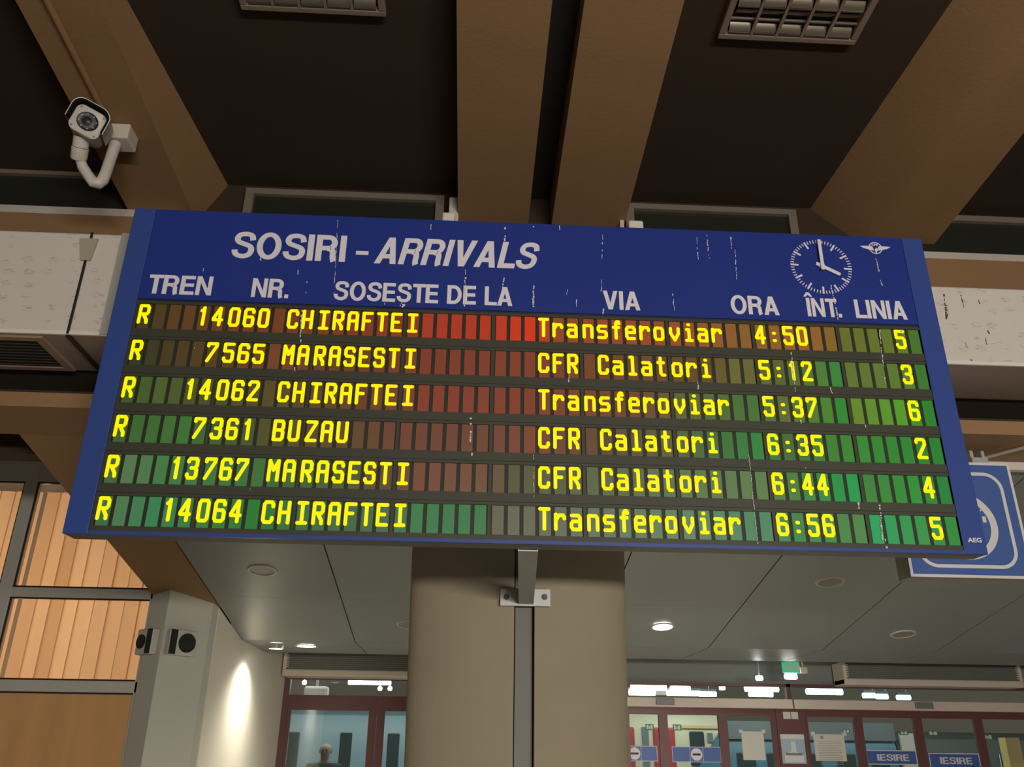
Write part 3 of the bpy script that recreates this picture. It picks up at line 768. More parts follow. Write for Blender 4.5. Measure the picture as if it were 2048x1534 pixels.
def hood_part(y0, y1, si, so, z_cut, name, mt, par):
    SS = [(x, z) for x, z in sect(0.100, 0.094, 0.056, 10)]
    pts = sorted([p for p in SS if p[1] > z_cut], key=lambda p: (math.degrees(math.atan2(p[1], p[0])) + 90) % 360)
    mm = MB(); rr_ = []
    for y in (y0, y1):
        ins = [T(x * si, y, z * si + .004) for x, z in pts]; out = [T(x * so, y, z * so + .004) for x, z in pts]
        rr_.append(ins + out[::-1])
    return mm.loft(rr_).build(name, mt, par, smooth=True)
hood = hood_part(-0.085, 0.30, 1.20, 1.245, -.04, 'sun_hood', WHITEPL, cc)
hood_part(-0.083, 0.0, 1.06, 1.199, -.04, 'hood_lining', mat('matt_black_lining', (.008, .008, .008), .95, spec=.1), hood)
ln = MB().loft([[T(.068 * s * math.cos(t), y, .062 * s * math.sin(t)) for t in [2 * math.pi * k / 40 for k in range(40)]] for y, s in ((-.011, 1), (-.019, 1), (-.0165, .88), (-.0145, .5), (-.020, .30), (-.022, .1))]).build('lens', LENS, cc, smooth=True)
m = MB()
for k in range(8):
    t = math.radians(20 + 45 * k); m.disc(T(.054 * math.cos(t), -.0185, .049 * math.sin(t)), T(0, -1, 0) - T(0, 0, 0), .0042, 10, .003)
m.build('infrared_led', mat('pale_led', (.30, .31, .34), .3), ln)
m = MB()
for sx, sz_ in ((-.076, .070), (.076, .070), (-.076, -.070), (.076, -.070)):
    m.disc(T(sx, -.011, sz_), T(0, -1, 0) - T(0, 0, 0), .006, 10, .003)
m.build('plate_screw', DARKSTEEL, cc)
k0 = T(-0.01, 0.13, -0.085); k1 = pt(157, 320, 4.95)
d_ = (k1 - k0)
sw = MB().tube([k0, k0 + d_ * .45], 0.052, 20); sw.tube([k0 + d_ * .47, k0 + d_ * .92, k1], [0.056, 0.054, 0.046], 20)
swo = sw.build('swivel_joint', WHITEPL, cc, smooth=True)
MB().tube([k0 + d_ * .445, k0 + d_ * .475], 0.050, 20).build('joint_gap', BLACKPL, swo)
path = [pt(158, 314, 4.95), pt(166, 335, 4.97), pt(177, 352, 4.99), pt(187, 365, 5.0), pt(196, 368, 5.01), pt(205, 361, 5.02), pt(212, 345, 5.03), pt(221, 318, 5.05), pt(231, 288, 5.07)]
MB().tube(path, [0.030, 0.036, 0.036, 0.038, 0.040, 0.040, 0.038, 0.038, 0.040], 18).build('curved_arm', WHITEPL, cc, smooth=True)
jb = pt(231, 282, 5.08); zr = RZ + RS * (5.1 - 6)
MB().prism([(-.085, -.085), (.085, -.085), (.085, .085), (-.085, .085)], min(jb.z, zr - .05) - .01, zr, lambda u, v, w: Vector((jb.x + .02 + u, jb.y + .03 + v, w))).build('junction_box', WHITEPL, cc, bevel=0.01)

# ------------------------------------------------------------------ louvre ceiling lights (off)
ALU = mat('louvre_aluminium', (0.40, 0.355, 0.30), 0.16, metal=0.9)
LFR = mat('brown_grey_fixture_frame', (0.22, 0.165, 0.125), 0.5)
def louvre(cx, ye, label):
    W = 0.93; x0, x1 = cx - W / 2, cx + W / 2; y0, y1 = ye - 0.95, ye
    z0 = CZ - 0.055
    t = thing('louvre_light', label, 'ceiling light', (cx, (y0 + y1) / 2, z0), 'unlit louvre lights between the ceiling ribs')
    f = MB(); e = 0.045
    for a in ((x0, x1, y0, y0 + e), (x0, x1, y1 - e, y1), (x0, x0 + e, y0 + e, y1 - e), (x1 - e, x1, y0 + e, y1 - e)):
        f.box(*a, z0, CZ + .001)
    f.build('frame', LFR, t, bevel=0.008)
    MB().box(x0 + e, x1 - e, y0 + e, y1 - e, CZ - .006, CZ + .001).build('tray', BLACKPL, t)
    nb = 4; bw = (y1 - y0 - 2 * e) / nb
    for k in range(nb):
        yc = y0 + e + bw * (k + .5)
        m = MB()
        for s in (1, -1):       # curved reflectors either side of the tube
            P = []
            for j in range(9):
                u = j / 8; P.append((yc + s * (bw * .47 - bw * .33 * u ** 1.0), z0 + .002 + .046 * u ** 2.0 * 1.0))
            Q = [(y, z + .002) for y, z in P][::-1]
            for c in range(5):
                xa = x0 + e + (x1 - x0 - 2 * e) * c / 5 + .014; xb = x0 + e + (x1 - x0 - 2 * e) * (c + 1) / 5 - .014
                m.prism(P + Q, xa, xb, TX)
        m.build('reflector', ALU, t, smooth=True)
        MB().tube([(x0 + e, yc, CZ - .022), (x1 - e, yc, CZ - .022)], 0.011, 12).build('tube', mat('unlit_tube', (.11, .085, .07), .4), t, smooth=True)
    m = MB()
    for c in range(1, 5):
        xc = x0 + e + (x1 - x0 - 2 * e) * c / 5
        m.prism([(xc - .010, z0), (xc + .010, z0), (xc + .003, CZ - .01), (xc - .003, CZ - .01)], y0 + e, y1 - e, lambda u, v, w: Vector((u, w, v)))
    m.build('cross_blade', LFR, t)
p = ptz(1572, 84, CZ - .05); louvre(p.x, p.y, 'unlit louvred ceiling light to the right of the paired ribs')
p = ptz(628, 27, CZ - .05); louvre(p.x, p.y, 'unlit louvred ceiling light to the left of the paired ribs')

# ------------------------------------------------------------------ ducts
def duct(x0, x1, e0, e1, label, left):
    z0, z1 = 1.6 + e0 * 4.52, 1.6 + e1 * 4.52
    t = thing('air_duct', label, 'duct', ((x0 + x1) / 2, 4.78, z0), 'foil wrapped air ducts')
    MB().box(x0, x1, 4.52, 5.035, z0 + .012, z1).build('wrapped_duct', FOIL, t, bevel=0.012)
    MB().box(x0, x1, 4.53, 5.035, z0, z0 + .012).build('underside', DUCTUNDER, t)
    MB().box(x0, x1, 4.515, 4.53, z0 - .003, z0 + .02).build('edge_tape', mat('white_foil_tape', (.70, .66, .62), .35), t)
    return t, z0, z1
t, z0, z1 = duct(-7.5, -1.5, 0.488, 0.640, 'foil wrapped air duct on the left with a black grille underneath', True)
fa = pt(241, 481, 4.505).x; fb = pt(263, 481, 4.505).x
MB().box(fa, fb, 4.505, 4.53, z0, z1).build('end_flange', mat('grey_green_flange', (.36, .36, .32), .5), t)
def onduct(px, py): return pt(px, py, 4.512)
a0, a1 = onduct(171, 520), onduct(139, 667)
MB().box(a0.x - .006, a0.x + .006, 4.508, 4.52, z0, z1).build('wrap_seam', BLACKPL, t)
q = [onduct(160, 478), onduct(197, 478), onduct(181, 521), onduct(161, 521)]
MB().prism([(p.x, p.z) for p in q], 4.505, 4.52, lambda u, v, w: Vector((u, w, v))).build('strap_bracket', mat('beige_strap', (.36, .33, .25), .5), t)
MB().box(a0.x - .012, a0.x + .012, 4.52, 5.03, z0 - .014, z0).build('under_strap', BLACKPL, t)
# grille in the underside
g1 = ptz(85, 672, z0).x; gi0 = ptz(75, 677, z0).y; gi1 = ptz(75, 735, z0).y
fr = MB()
for a in ((-7.0, g1, 4.555, 4.60), (-7.0, g1, 4.975, 5.02), (g1 - .05, g1, 4.60, 4.975)):
    fr.box(*a, z0 - .014, z0)
go = fr.build('grille_frame', mat('brown_grille_frame', (.30, .20, .145), .45), t)
MB().box(-7.0, g1 - .05, 4.60, 4.975, z0 - .004, z0).build('grille_opening', BLACKGAP, go)
m = MB()
for k in range(9): m.box(-7.0, g1 - .05, 4.61 + .042 * k, 4.614 + .042 * k, z0 - .012, z0 - .004)
m.build('grille_blade', mat('dark_grille_blade', (.03, .028, .022), .5), go)
t, z0, z1 = duct(2.45, 8.0, 0.487, 0.606, 'foil wrapped air duct on the right with brown drip stains', False)
m = MB()
for (x, y, x2, y2, w) in ((1888, 588, 1893, 640, 4), (1892, 610, 1894, 636, 6), (1922, 590, 1928, 615, 2.5), (1957, 600, 1960, 608, 3), (1975, 660, 1979, 668, 4), (1971, 676, 1974, 690, 3), (1930, 685, 1936, 697, 2.5), (1942, 718, 1945, 724, 4), (2006, 684, 1972, 689, 1)):
    n = 6
    for k in range(n):
        a, b = k / n, (k + rr.uniform(.4, 1)) / n; w0 = w * rr.uniform(.3, 1)
        qq = [pt(x + (x2 - x) * u + s, y + (y2 - y) * u, 4.518) for u, s in ((a, -w0 / 2), (b, -w0 / 2), (b, w0 / 2), (a, w0 / 2))]
        m.add(qq + [p + Vector((0, .004, 0)) for p in qq], [(0, 1, 2, 3), (0, 4, 5, 1), (1, 5, 6, 2), (2, 6, 7, 3), (3, 7, 4, 0)])
m.build('rust_stain', mat('brown_rust_stain', (.10, .075, .05), .8), t)
a = ptz(1965, 917, 3.54); b = ptz(2075, 888, 3.54)
tag(MB().tube([a, b], 0.012, 10).build('cable', mat('pale_cable', (.42, .38, .36), .5)), 'pale cable across the beam underside above the blue sign', 'cable')

# ------------------------------------------------------------------ blue round symbol sign
SY = 5.30
c_tr = pt(2008, 928, SY); c_bl = pt(1820, 1154, SY)
sx0, sx1, sz0, sz1 = c_bl.x, c_tr.x + .02, c_bl.z, c_tr.z
sg = thing('hanging_sign', 'blue hanging sign with white ring symbol behind the right end of the board', 'sign', ((sx0 + sx1) / 2, SY, sz0))
MB().box(sx0 + .01, sx1 - .01, SY, SY + 0.17, sz0 + .004, sz1 - .01).build('sign_box', mat('olive_sign_side', (.28, .25, .18), .6), sg)
MB().box(sx0, sx1, SY - .012, SY, sz0, sz1).build('panel', SIGNBLUE, sg)
f = MB(); e = .018
border(f, sx0, sx1, sz0, sz1, e, SY - .016, SY - .012)
f.build('white_border', SIGNWHITE, sg)
f = MB(); ins = .085; cr_ = .11; wl = .011
A = (sx0 + ins, sx1 - ins, sz0 + ins * .85, sz1 - ins * .95)
for cx_, cz_, a0_ in ((A[1] - cr_, A[3] - cr_, 0), (A[0] + cr_, A[3] - cr_, 90), (A[0] + cr_, A[2] + cr_, 180), (A[1] - cr_, A[2] + cr_, 270)):
    ring(f, cx_, cz_, cr_ - wl, cr_ + wl, a0_, a0_ + 90, 12, SY - .012, .003)
f.box(A[0] + cr_, A[1] - cr_, SY - .015, SY - .012, A[2] - wl, A[2] + wl); f.box(A[0] + cr_, A[1] - cr_, SY - .015, SY - .012, A[3] - wl, A[3] + wl)
f.box(A[0] - wl, A[0] + wl, SY - .015, SY - .012, A[2] + cr_, A[3] - cr_); f.box(A[1] - wl, A[1] + wl, SY - .015, SY - .012, A[2] + cr_, A[3] - cr_)
f.build('inner_outline', SIGNWHITE, sg)
f = MB(); rc = pt(1926, 1052, SY)
ring(f, rc.x, rc.z, .175, .222, 0, 360, 56, SY - .012, .003)
f.build('ring_symbol', SIGNWHITE, sg)
f = MB(); q = pt(1966, 1040, SY)
f.box(q.x - .012, q.x + .012, SY - .015, SY - .012, q.z - .02, q.z + .02); f.disc((q.x - .012, SY - .015, q.z + .06), (0, 1, 0), .006, 12, .003)
f.box(rc.x - .09, rc.x + .04, SY - .015, SY - .012, rc.z - .012, rc.z + .012)
f.build('symbol_mark', SIGNWHITE, sg)
q = pt(1952, 915, SY + .08)
f = MB().box(q.x - .055, q.x + .055, SY + .04, SY + .13, sz1 - .012, sz1 + .055); f.box(q.x - .05, q.x - .028, SY + .06, SY + .11, sz1 + .055, 3.557); f.box(q.x + .028, q.x + .05, SY + .06, SY + .11, sz1 + .055, 3.557)
f.build('hanging_bracket', STEEL, sg)

# ------------------------------------------------------------------ downlights
SN = Vector((0, -SL, -1)).normalized() * 1.0     # points down from the soffit
SN = Vector((0, SL, -1)).normalized()
def downlight(c, nrm, r, label, lit=False, power=0, group=None, spot_to=None, cone=75, blend=.8):
    t = thing('downlight', label, 'downlight', c, group)
    c = Vector(c); a = nrm.orthogonal().normalized(); b = nrm.cross(a)
    rim = MB(); rs = []
    for k in range(41):
        th = 2 * math.pi * k / 40; d = a * math.cos(th) + b * math.sin(th)
        rs.append([c + d * r * .80, c + d * r * .82 + nrm * .010, c + d * r * .96 + nrm * .010, c + d * r])
    rim.loft(rs, caps=False, closed=True).build('rim', RIMM, t, smooth=True)
    MB().disc(c + nrm * .003, nrm, r * .82, 32, .002).build('lens', LAMPON if lit else LAMPOFF, t)
    if lit:
        d = bpy.data.lights.new('downlight_lamp', 'SPOT'); d.energy = power; d.spot_size = math.radians(cone); d.spot_blend = blend; d.shadow_soft_size = .06; d.color = (1, .93, .78)
        o = bpy.data.objects.new('lamp', d); COL.objects.link(o); o.parent = t; o.location = nrm * .03
        o.rotation_euler = (Vector(spot_to) if spot_to else nrm).to_track_quat('-Z', 'Y').to_euler()
    return t
for px, py, lab in ((525, 1140, 'unlit round downlight in the soffit, leftmost under the board'), (818, 1248, 'unlit round downlight half hidden by the left edge of the tan column'),
                    (1660, 1163, 'unlit round downlight in the soffit left of the blue hanging sign'), (1806, 1268, 'unlit round downlight near the lower end of the soffit at right')):
    downlight(ptp(px, py, 2.76, 9.9, SL), SN, 0.135, lab)
downlight(ptp(1325, 1253, 2.755, 9.9, SL), SN, 0.125, 'glaring lit downlight in the soffit right of the tan column', True, 620, None, None, 165)
downlight(Vector((pt(613, 1293, 10.35).x, 10.35, 2.757)), Vector((0, 0, -1)), 0.13, 'lit downlight beside the cream wall at the left', True, 40)
dl = downlight(Vector((-2.17, 10.2, 2.758)), Vector((0, 0, -1)), 0.085, 'deep ringed downlight close to the cream wall, grazing it with light', True, 150, None, (0.0, 0.0, -1), 136, 1.0)
rs = [[Vector((-2.17 + r * math.cos(a), 10.2 + r * math.sin(a), z)) for r, z in ((.076, 2.756), (.076, 2.700), (.085, 2.700), (.085, 2.756))] for a in [2 * math.pi * k / 32 for k in range(33)]]
MB().loft(rs, caps=False).build('deep_ring', SOFFIT, dl, smooth=True)

# ------------------------------------------------------------------ speakers on the grey column
def speaker(A, B, pxs, label):
    A = Vector((A[0], A[1], 0)); B = Vector((B[0], B[1], 0)); d = (B - A).normalized(); n = Vector((d.y, -d.x, 0))
    if n.y > 0: n = -n
    return A, d, n
def spk(A, B, s0_, s1_, z0_, z1_, strip_left, label):
    A, d, n = speaker(A, B, None, None)
    Tn = lambda s, w, z: A + d * s + n * w + Vector((0, 0, z))
    t = thing('wall_speaker', label, 'speaker', A + d * ((s0_ + s1_) / 2) + Vector((0, 0, z0_)))
    w = s1_ - s0_
    MB().box(s0_, s1_, 0.002, 0.085, z0_, z1_, Tn).build('cabinet', GREYWALL, t, bevel=0.015)
    if strip_left: f0, f1, b0, b1 = s0_ + w * .27, s1_, s0_ + .005, s0_ + w * .25
    else: f0, f1, b0, b1 = s0_, s1_ - w * .33, s1_ - w * .32, s1_ - .005
    c = (f0 + f1) / 2; rad = min(f1 - f0, z1_ - z0_) * .43; zc = (z0_ + z1_) / 2
    MB().loft([[Tn(c + rad * k_ * math.cos(a), wv, zc + rad * k_ * math.sin(a)) for a in [2 * math.pi * i / 36 for i in range(36)]] for wv, k_ in ((.084, 1), (.092, 1), (.090, .9), (.088, .5), (.092, .25))]).build('cone_grille', BLACKPL, t, smooth=True)
    MB().box(b0, b1, .080, .09, z0_ + .006, z1_ - .006, Tn).build('side_grille', BLACKPL, t)
zA, zB = 1.6 + .0995 * 8.45, 1.6 + .127 * 8.45
spk((-3.06, 8.57), (-2.85, 8.42), -0.01, 0.215, zA, zB, False, 'left one of two small wall speakers at the grey column corner')
spk((-2.85, 8.42), (-2.53, 8.77), 0.03, 0.31, zA, zB, True, 'right one of two small wall speakers at the grey column corner')

# ------------------------------------------------------------------ blind windows on the left
WY = 8.72
zt = lambda e: 1.6 + e * WY
mx = pt(40, 1080, WY).x
rails = [(zt(.291), zt(.325)), (zt(.158), zt(.169)), (zt(.059), zt(.071))]
wf = MB()
for a, b in rails: wf.box(-8, -3.0, WY - .05, WY + .05, a, b)
wf.box(mx - .062, mx + .062, WY - .055, WY + .055, 0, 4.9)
wf.box(-8, -3.0, WY - .05, WY + .05, zt(.37), zt(.42)); wf.box(-3.12, -3.0, WY - .05, WY + .05, 0, 4.9)
w5 = struct(wf.build('window_5', MULLION, bevel=0.006), 'grey framed window wall at the left')
gk = MB()
for a, b in rails: gk.box(-8, -3.13, WY - .045, WY - .02, a - .014, a); gk.box(-8, -3.13, WY - .045, WY - .02, b, b + .014)
for q in (mx - .076, mx + .062): gk.box(q, q + .014, WY - .04, WY - .02, .1, 4.8)
gk.build('black_gasket', BLACKPL, w5)
for xa, xb in ((-7.9, mx - .062), (mx + .062, -3.12)):
    MB().box(xa, xb, WY - .004, WY + .004, zt(.169), zt(.291)).build('pane', WINGLASS, w5)
    MB().box(xa, xb, WY - .004, WY + .004, zt(.071), zt(.158)).build('pane', WINGLASS, w5)
    MB().box(xa, xb, WY - .004, WY + .004, zt(.325), zt(.37)).build('dark_pane', DARKGLASS, w5)
    MB().box(xa, xb, WY - .01, WY + .01, .1, zt(.059)).build('orange_panel', ORANGEPANEL, w5)
def blind(xa, xb, label):
    t = thing('vertical_blind', label, 'blind', ((xa + xb) / 2, WY + .2, zt(.06)), 'orange vertical blinds behind the left window')
    MB().box(xa, xb, WY + .16, WY + .22, zt(.291) - .045, zt(.291) + .02).build('head_rail', TRIMW, t)
    x = xa; k = 0; rb = random.Random(int(abs(xa) * 100))
    while x < xb - .05:
        w = .150; ang = rb.uniform(.04, .20) if rb.random() < .8 else -.12
        dx, dy = w / 2 * math.cos(ang), w / 2 * math.sin(ang); zc0 = zt(.062); cx_ = x + w / 2; cy = WY + .19
        rings = []
        for j in range(6):
            u = j / 5 * 2 - 1; bow = .012 * (1 - u * u)
            rings.append([Vector((cx_ + dx * u + bow * math.sin(ang), cy + dy * u - bow, zc0)), Vector((cx_ + dx * u + bow * math.sin(ang), cy + dy * u - bow, zt(.291) - .04))])
        m = MB().loft(rings, caps=False, closed=False)
        m.build('slat', BLIND, t, smooth=True)
        x += .136 + (.028 if k in (4, 6) else 0); k += 1
blind(-6.2, mx - .07, 'orange vertical blind left of the grey mullion')
blind(mx + .07, -3.1, 'orange vertical blind between the grey mullion and the grey column')
struct(MB().box(-8, -2.9, 11.2, 11.4, 0, 5).build('wall_room', WALLW))
struct(MB().box(-9.2, -9.0, -9, 12, 0, 6.2).build('wall_west', GREYWALL))

# ------------------------------------------------------------------ doors to the platform
DY = 12.60
dz = lambda e: 1.6 + e * DY
def leaf(x0, x1, n, top, stile=.085, g_top=None, rail=.11):
    f = MB()
    f.box(x0, x0 + stile, DY - .03, DY + .03, 0.01, top); f.box(x1 - stile, x1, DY - .03, DY + .03, 0.01, top)
    f.box(x0 + stile, x1 - stile, DY - .03, DY + .03, top - rail, top); f.box(x0 + stile, x1 - stile, DY - .03, DY + .03, .01, .22)
    o = struct(f.build('door_%d' % n, MAROON))
    MB().box(x0 + stile, x1 - stile, DY - .006, DY + .006, .22, top - rail).build('glass', CLEAR, o)
    if n % 2 == 0:
        MB().tube([(x0 + .05, DY - .06, .85), (x0 + .05, DY - .06, 1.25)], .014, 10).build('handle', STEEL, o, smooth=True)
    else:
        MB().tube([(x1 - .05, DY - .06, .85), (x1 - .05, DY - .06, 1.25)], .014, 10).build('handle', STEEL, o, smooth=True)
    return o
X = lambda px, py=1450: pt(px, py, DY).x
ltop = dz(.0585)
leaf(X(564), X(752), 1, ltop, .105, rail=.17)
leaf(X(753), X(945), 2, ltop, .105, rail=.17)
fr = MB().box(-2.5, -2.42, DY - .05, DY + .05, 0, 2.58)
fr.box(X(945), X(1258), DY - .05, DY + .05, 0, 2.58)
fr.box(X(1551), X(1609), DY - .06, DY + .05, 0, 2.30)
fr.box(-2.5, 9.0, DY - .04, DY + .04, ltop, ltop + .02)
fr.box(-2.5, 9.0, DY - .04, DY + .04, 2.56, 2.60)
for px in (1583, 2075): fr.box(X(px) - .03, X(px) + .03, DY - .04, DY + .04, 2.3, 2.6)
struct(fr.build('trim_3', MAROON), 'maroon door surround')
for a, b in ((-2.42, X(945)), (X(1258), 9.0)):
    w = struct(MB().box(a, b, DY - .006, DY + .006, ltop + .02, 2.56).build('window_6' if a < 0 else 'window_7', CLEAR), 'clear transom glass over the doors')
rtop = dz(.0535)
ed = [1212, 1326, 1445, 1551]
for i, (a, b) in enumerate(zip(ed, ed[1:])): leaf(X(a), X(b), 3 + i, rtop, .062, rail=.10)
ed = [1606, 1715, 1834, 1955, 2075]
for i, (a, b) in enumerate(zip(ed, ed[1:])): leaf(X(a), X(b), 6 + i, rtop, .062, rail=.10)
def header(xa, xb, sa, sb, label):
    t = thing('door_operator', label, 'door header', ((xa + xb) / 2, DY - .1, dz(.0535)), 'beige sliding door headers')
    z0_ = 1.6 + .0535 * (DY - .17); z1_ = 1.6 + .0635 * (DY - .17)
    MB().box(xa, xb, DY - .17, DY - .045, z0_, z1_).build('cover', BEIGE, t, bevel=0.008)
    MB().box(X(sa), X(sb), DY - .205, DY - .17, z0_ + .025, z1_ - .015).build('motion_sensor', GREYBOX, t, bevel=0.006)
header(X(1230), X(1582), 1309, 1345, 'beige door header over the no entry doors')
header(X(1585), X(2080), 1824, 1859, 'beige door header over the exit doors at right')
def curtain(xa, xb, label):
    Y0 = 12.2; z0_, z1_ = 1.6 + .0795 * Y0, 1.6 + .104 * Y0
    t = thing('air_curtain', label, 'air curtain', ((xa + xb) / 2, Y0 + .15, z0_), 'grey air curtains above the doors')
    MB().box(xa + .03, xb - .03, Y0 + .02, Y0 + .36, z0_ + .01, z1_).build('grille_body', GRILLE, t)
    MB().box(xa, xb, Y0 - .01, Y0 + .36, z0_, z0_ + (z1_ - z0_) * .31).build('lower_lip', BEIGE, t, bevel=0.02)
    for a, b in ((xa, xa + .045), (xb - .045, xb)):
        m = MB().box(a, b, Y0, Y0 + .36, z0_ + .02, z1_ + .004)
        for k in range(6):
            zz = z0_ + (z1_ - z0_) * (.38 + .1 * k)
            if a == xa: m.box(b, b + .03, Y0, Y0 + .03, zz, zz + .014)
            else: m.box(a - .03, a, Y0, Y0 + .03, zz, zz + .014)
        m.build('end_cap', BEIGE, t)
    m = MB()
    for k in range(7):
        zz = z0_ + (z1_ - z0_) * (.35 + .09 * k); m.box(xa + .045, xb - .045, Y0 + .008, Y0 + .02, zz, zz + .008)
    m.build('grille_slat', mat('grille_slat_grey', (.17, .18, .165), .4), t)
curtain(pt(566, 1330, 12.2).x, pt(905, 1330, 12.2).x, 'air curtain above the maroon double door at left')
curtain(pt(1688, 1355, 12.2).x, pt(2046, 1360, 12.2).x, 'air curtain above the exit doors at right')

# signs, notices and stickers on the glass
def plate(x0, x1, y0, y1, Y, mt, name, label, cat, group=None):
    a = pt(x0, y1, Y); b = pt(x1, y0, Y)
    t = thing(name, label, cat, ((a.x + b.x) / 2, Y, a.z), group)
    MB().box(a.x, b.x, Y - .006, Y, a.z, b.z).build('plate', mt, t)
    return t, a.x, b.x, a.z, b.z
GY = DY - .012
def iesire(x0, x1, y0, y1, label):
    t, a, b, c, d = plate(x0, x1, y0, y1, GY, SIGNBLUE, 'exit_sign', label, 'sign')
    f = MB(); e = .012
    border(f, a, b, c, d, e, GY - .008, GY - .006)
    f.build('border', SIGNWHITE, t)
    w = b - a; h = d - c
    bold_part('IESIRE', a + w * .21, a + w * .84, c + h * .27, c + h * .72, GY - .006, 'lettering', SIGNWHITE, t)
iesire(1735, 1831, 1501, 1529, 'blue sign reading IESIRE, the left one of the pair')
iesire(1861, 1957, 1507, 1536, 'blue sign reading IESIRE, the right one of the pair')
def noentry(x0, x1, y0, y1, cxp, cyp, label):
    t, a, b, c, d = plate(x0, x1, y0, y1, GY, SIGNBLUE, 'no_entry_sign', label, 'sign')
    p = pt(cxp, cyp, GY); h = d - c
    MB().disc((p.x, GY - .009, (c + d) / 2), (0, 1, 0), h * .40, 32, .003).build('disc', SIGNWHITE, t)
    MB().box(p.x - h * .28, p.x + h * .28, GY - .012, GY - .009, (c + d) / 2 - h * .065, (c + d) / 2 + h * .065).build('bar', BLACKPL, t)
    f = MB(); e = .010
    border(f, a, b, c, d, e, GY - .008, GY - .006)
    for q in (p.x - h * .48, p.x + h * .44): f.box(q, q + h * .04, GY - .008, GY - .006, c + e, d - e)
    f.build('border', mat('pale_sign_line', (.42, .44, .50), .5), t)
noentry(1226, 1314, 1492, 1522, 1269, 1506, 'blue no entry sign partly hidden by the tan column')
noentry(1345, 1441, 1494, 1524, 1393, 1509, 'blue no entry sign with white disc, fully in view')
t, a, b, c, d = plate(1487, 1526, 1463, 1520, GY, PAPER, 'paper_notice', 'blank white paper taped inside the pane right of the no entry signs', 'notice')
MB().box(a - .03, a + .02, GY - .008, GY - .005, d - .02, d + .02).build('tape', PAPER, t); MB().box(b - .02, b + .03, GY - .008, GY - .005, d - .02, d + .025).build('tape', PAPER, t)
t, a, b, c, d = plate(1632, 1687, 1469, 1522, GY, PAPER, 'paper_notice', 'white printed notice taped to the pane right of the poster', 'notice')
m = MB()
for k in range(14): m.box(a + .05, b - .05 - .05 * (k % 4 == 3), GY - .0075, GY - .006, d - .10 - .022 * k, d - .095 - .022 * k)
m.box(a + .10, a + .14, GY - .0075, GY - .006, d - .06, d - .02)
m.build('print', mat('grey_print', (.28, .28, .27), .8), t)
for xx in (a - .03, b - .02): MB().box(xx, xx + .06, GY - .008, GY - .005, d - .02, d + .03).build('tape', PAPER, t)
t, a, b, c, d = plate(1566, 1607, 1469, 1527, DY - .062, mat('pale_blue_poster', (.36, .46, .58), .6), 'poster', 'small blue and white poster on the maroon post between the doors', 'poster')
m = MB(); w = b - a; h = d - c; yy = DY - .068
m.prism([(a + w * .1, c + h * .04), (a + w * .92, c + h * .04), (a + w * .9, c + h * .3), (a + w * .62, c + h * .42), (a + w * .6, c + h * .75), (a + w * .42, c + h * .75), (a + w * .4, c + h * .42), (a + w * .12, c + h * .32)], yy - .002, yy, lambda u, v, ww: Vector((u, ww, v)))
m.box(a, b, yy - .002, yy, d - h * .16, d)
m.build('white_shape', SIGNWHITE, t)
MB().box(a + w * .15, b - w * .15, yy - .0025, yy, c + h * .28, c + h * .36).build('dark_band', GREYBOX, t)
t, a, b, c, d = plate(1567, 1595, 1424, 1438, DY - .062, WHITEPL, 'switch_box', 'small pair of pale boxes above the poster on the maroon post', 'switch')
MB().box((a + b) / 2 - .006, (a + b) / 2 + .006, DY - .072, DY - .066, c, d).build('gap', GREYBOX, t)
GS = 'small green exit stickers on the door glass'
for x0, x1, y0, y1, lab in ((1291, 1307, 1448, 1460, 'green exit sticker on the pane beside the tan column'), (1346, 1362, 1449, 1461, 'green exit sticker above the full no entry sign'),
                            (1685, 1699, 1459, 1466, 'green exit sticker above the printed notice'), (1800, 1815, 1462, 1470, 'green exit sticker above the left exit sign'),
                            (1857, 1875, 1462, 1471, 'green exit sticker above the right exit sign'), (1966, 1984, 1469, 1479, 'rightmost green exit sticker on the door glass')):
    t, a, b, c, d = plate(x0, x1, y0, y1, GY, GREENEXIT, 'exit_sticker', lab, 'sticker', GS)
    w = b - a; h = d - c; m = MB()
    m.box(a + w * .14, a + w * .36, GY - .008, GY - .006, c + h * .15, d - h * .15); m.box(a + w * .60, a + w * .86, GY - .008, GY - .006, c + h * .15, d - h * .15); m.box(a + w * .42, a + w * .54, GY - .008, GY - .006, c + h * .2, d - h * .35)
    m.build('pictogram', SIGNWHITE, t)

# hanging exit light and lamps in the lobby
q0 = pt(1566, 1336, 11.6); q1 = pt(1597, 1324, 11.6)
t = thing('exit_light', 'green pictogram exit light hanging above the door headers', 'exit light', ((q0.x + q1.x) / 2, 11.6, q0.z - .06))
MB().box(q0.x, q1.x, 11.58, 11.64, q0.z - .06, q1.z).build('green_face', GREENLIT, t)
m = MB()
for k in range(3): m.box(q0.x + .03 + .07 * k, q0.x + .07 + .07 * k, 11.574, 11.58, q0.z - .03, q1.z - .03)
m.build('pictogram', SIGNWHITE, t)
MB().box((q0.x + q1.x) / 2 - .01, (q0.x + q1.x) / 2 + .01, 11.6, 11.62, q1.z, 3.01).build('hanger', STEEL, t)
q = pt(1582, 1353, 11.7)
t = thing('emergency_lamp', 'small glowing lamp just below the green exit light', 'lamp', (q.x, 11.7, q.z)); MB().box(q.x - .085, q.x + .085, 11.68, 11.74, q.z - .035, q.z + .035).build('diffuser', TUBE, t, bevel=.02); MB().box(q.x - .006, q.x + .006, 11.70, 11.712, q.z + .03, 3.005).build('hanger', STEEL, t)
q = pt(1519, 1356, 11.7)
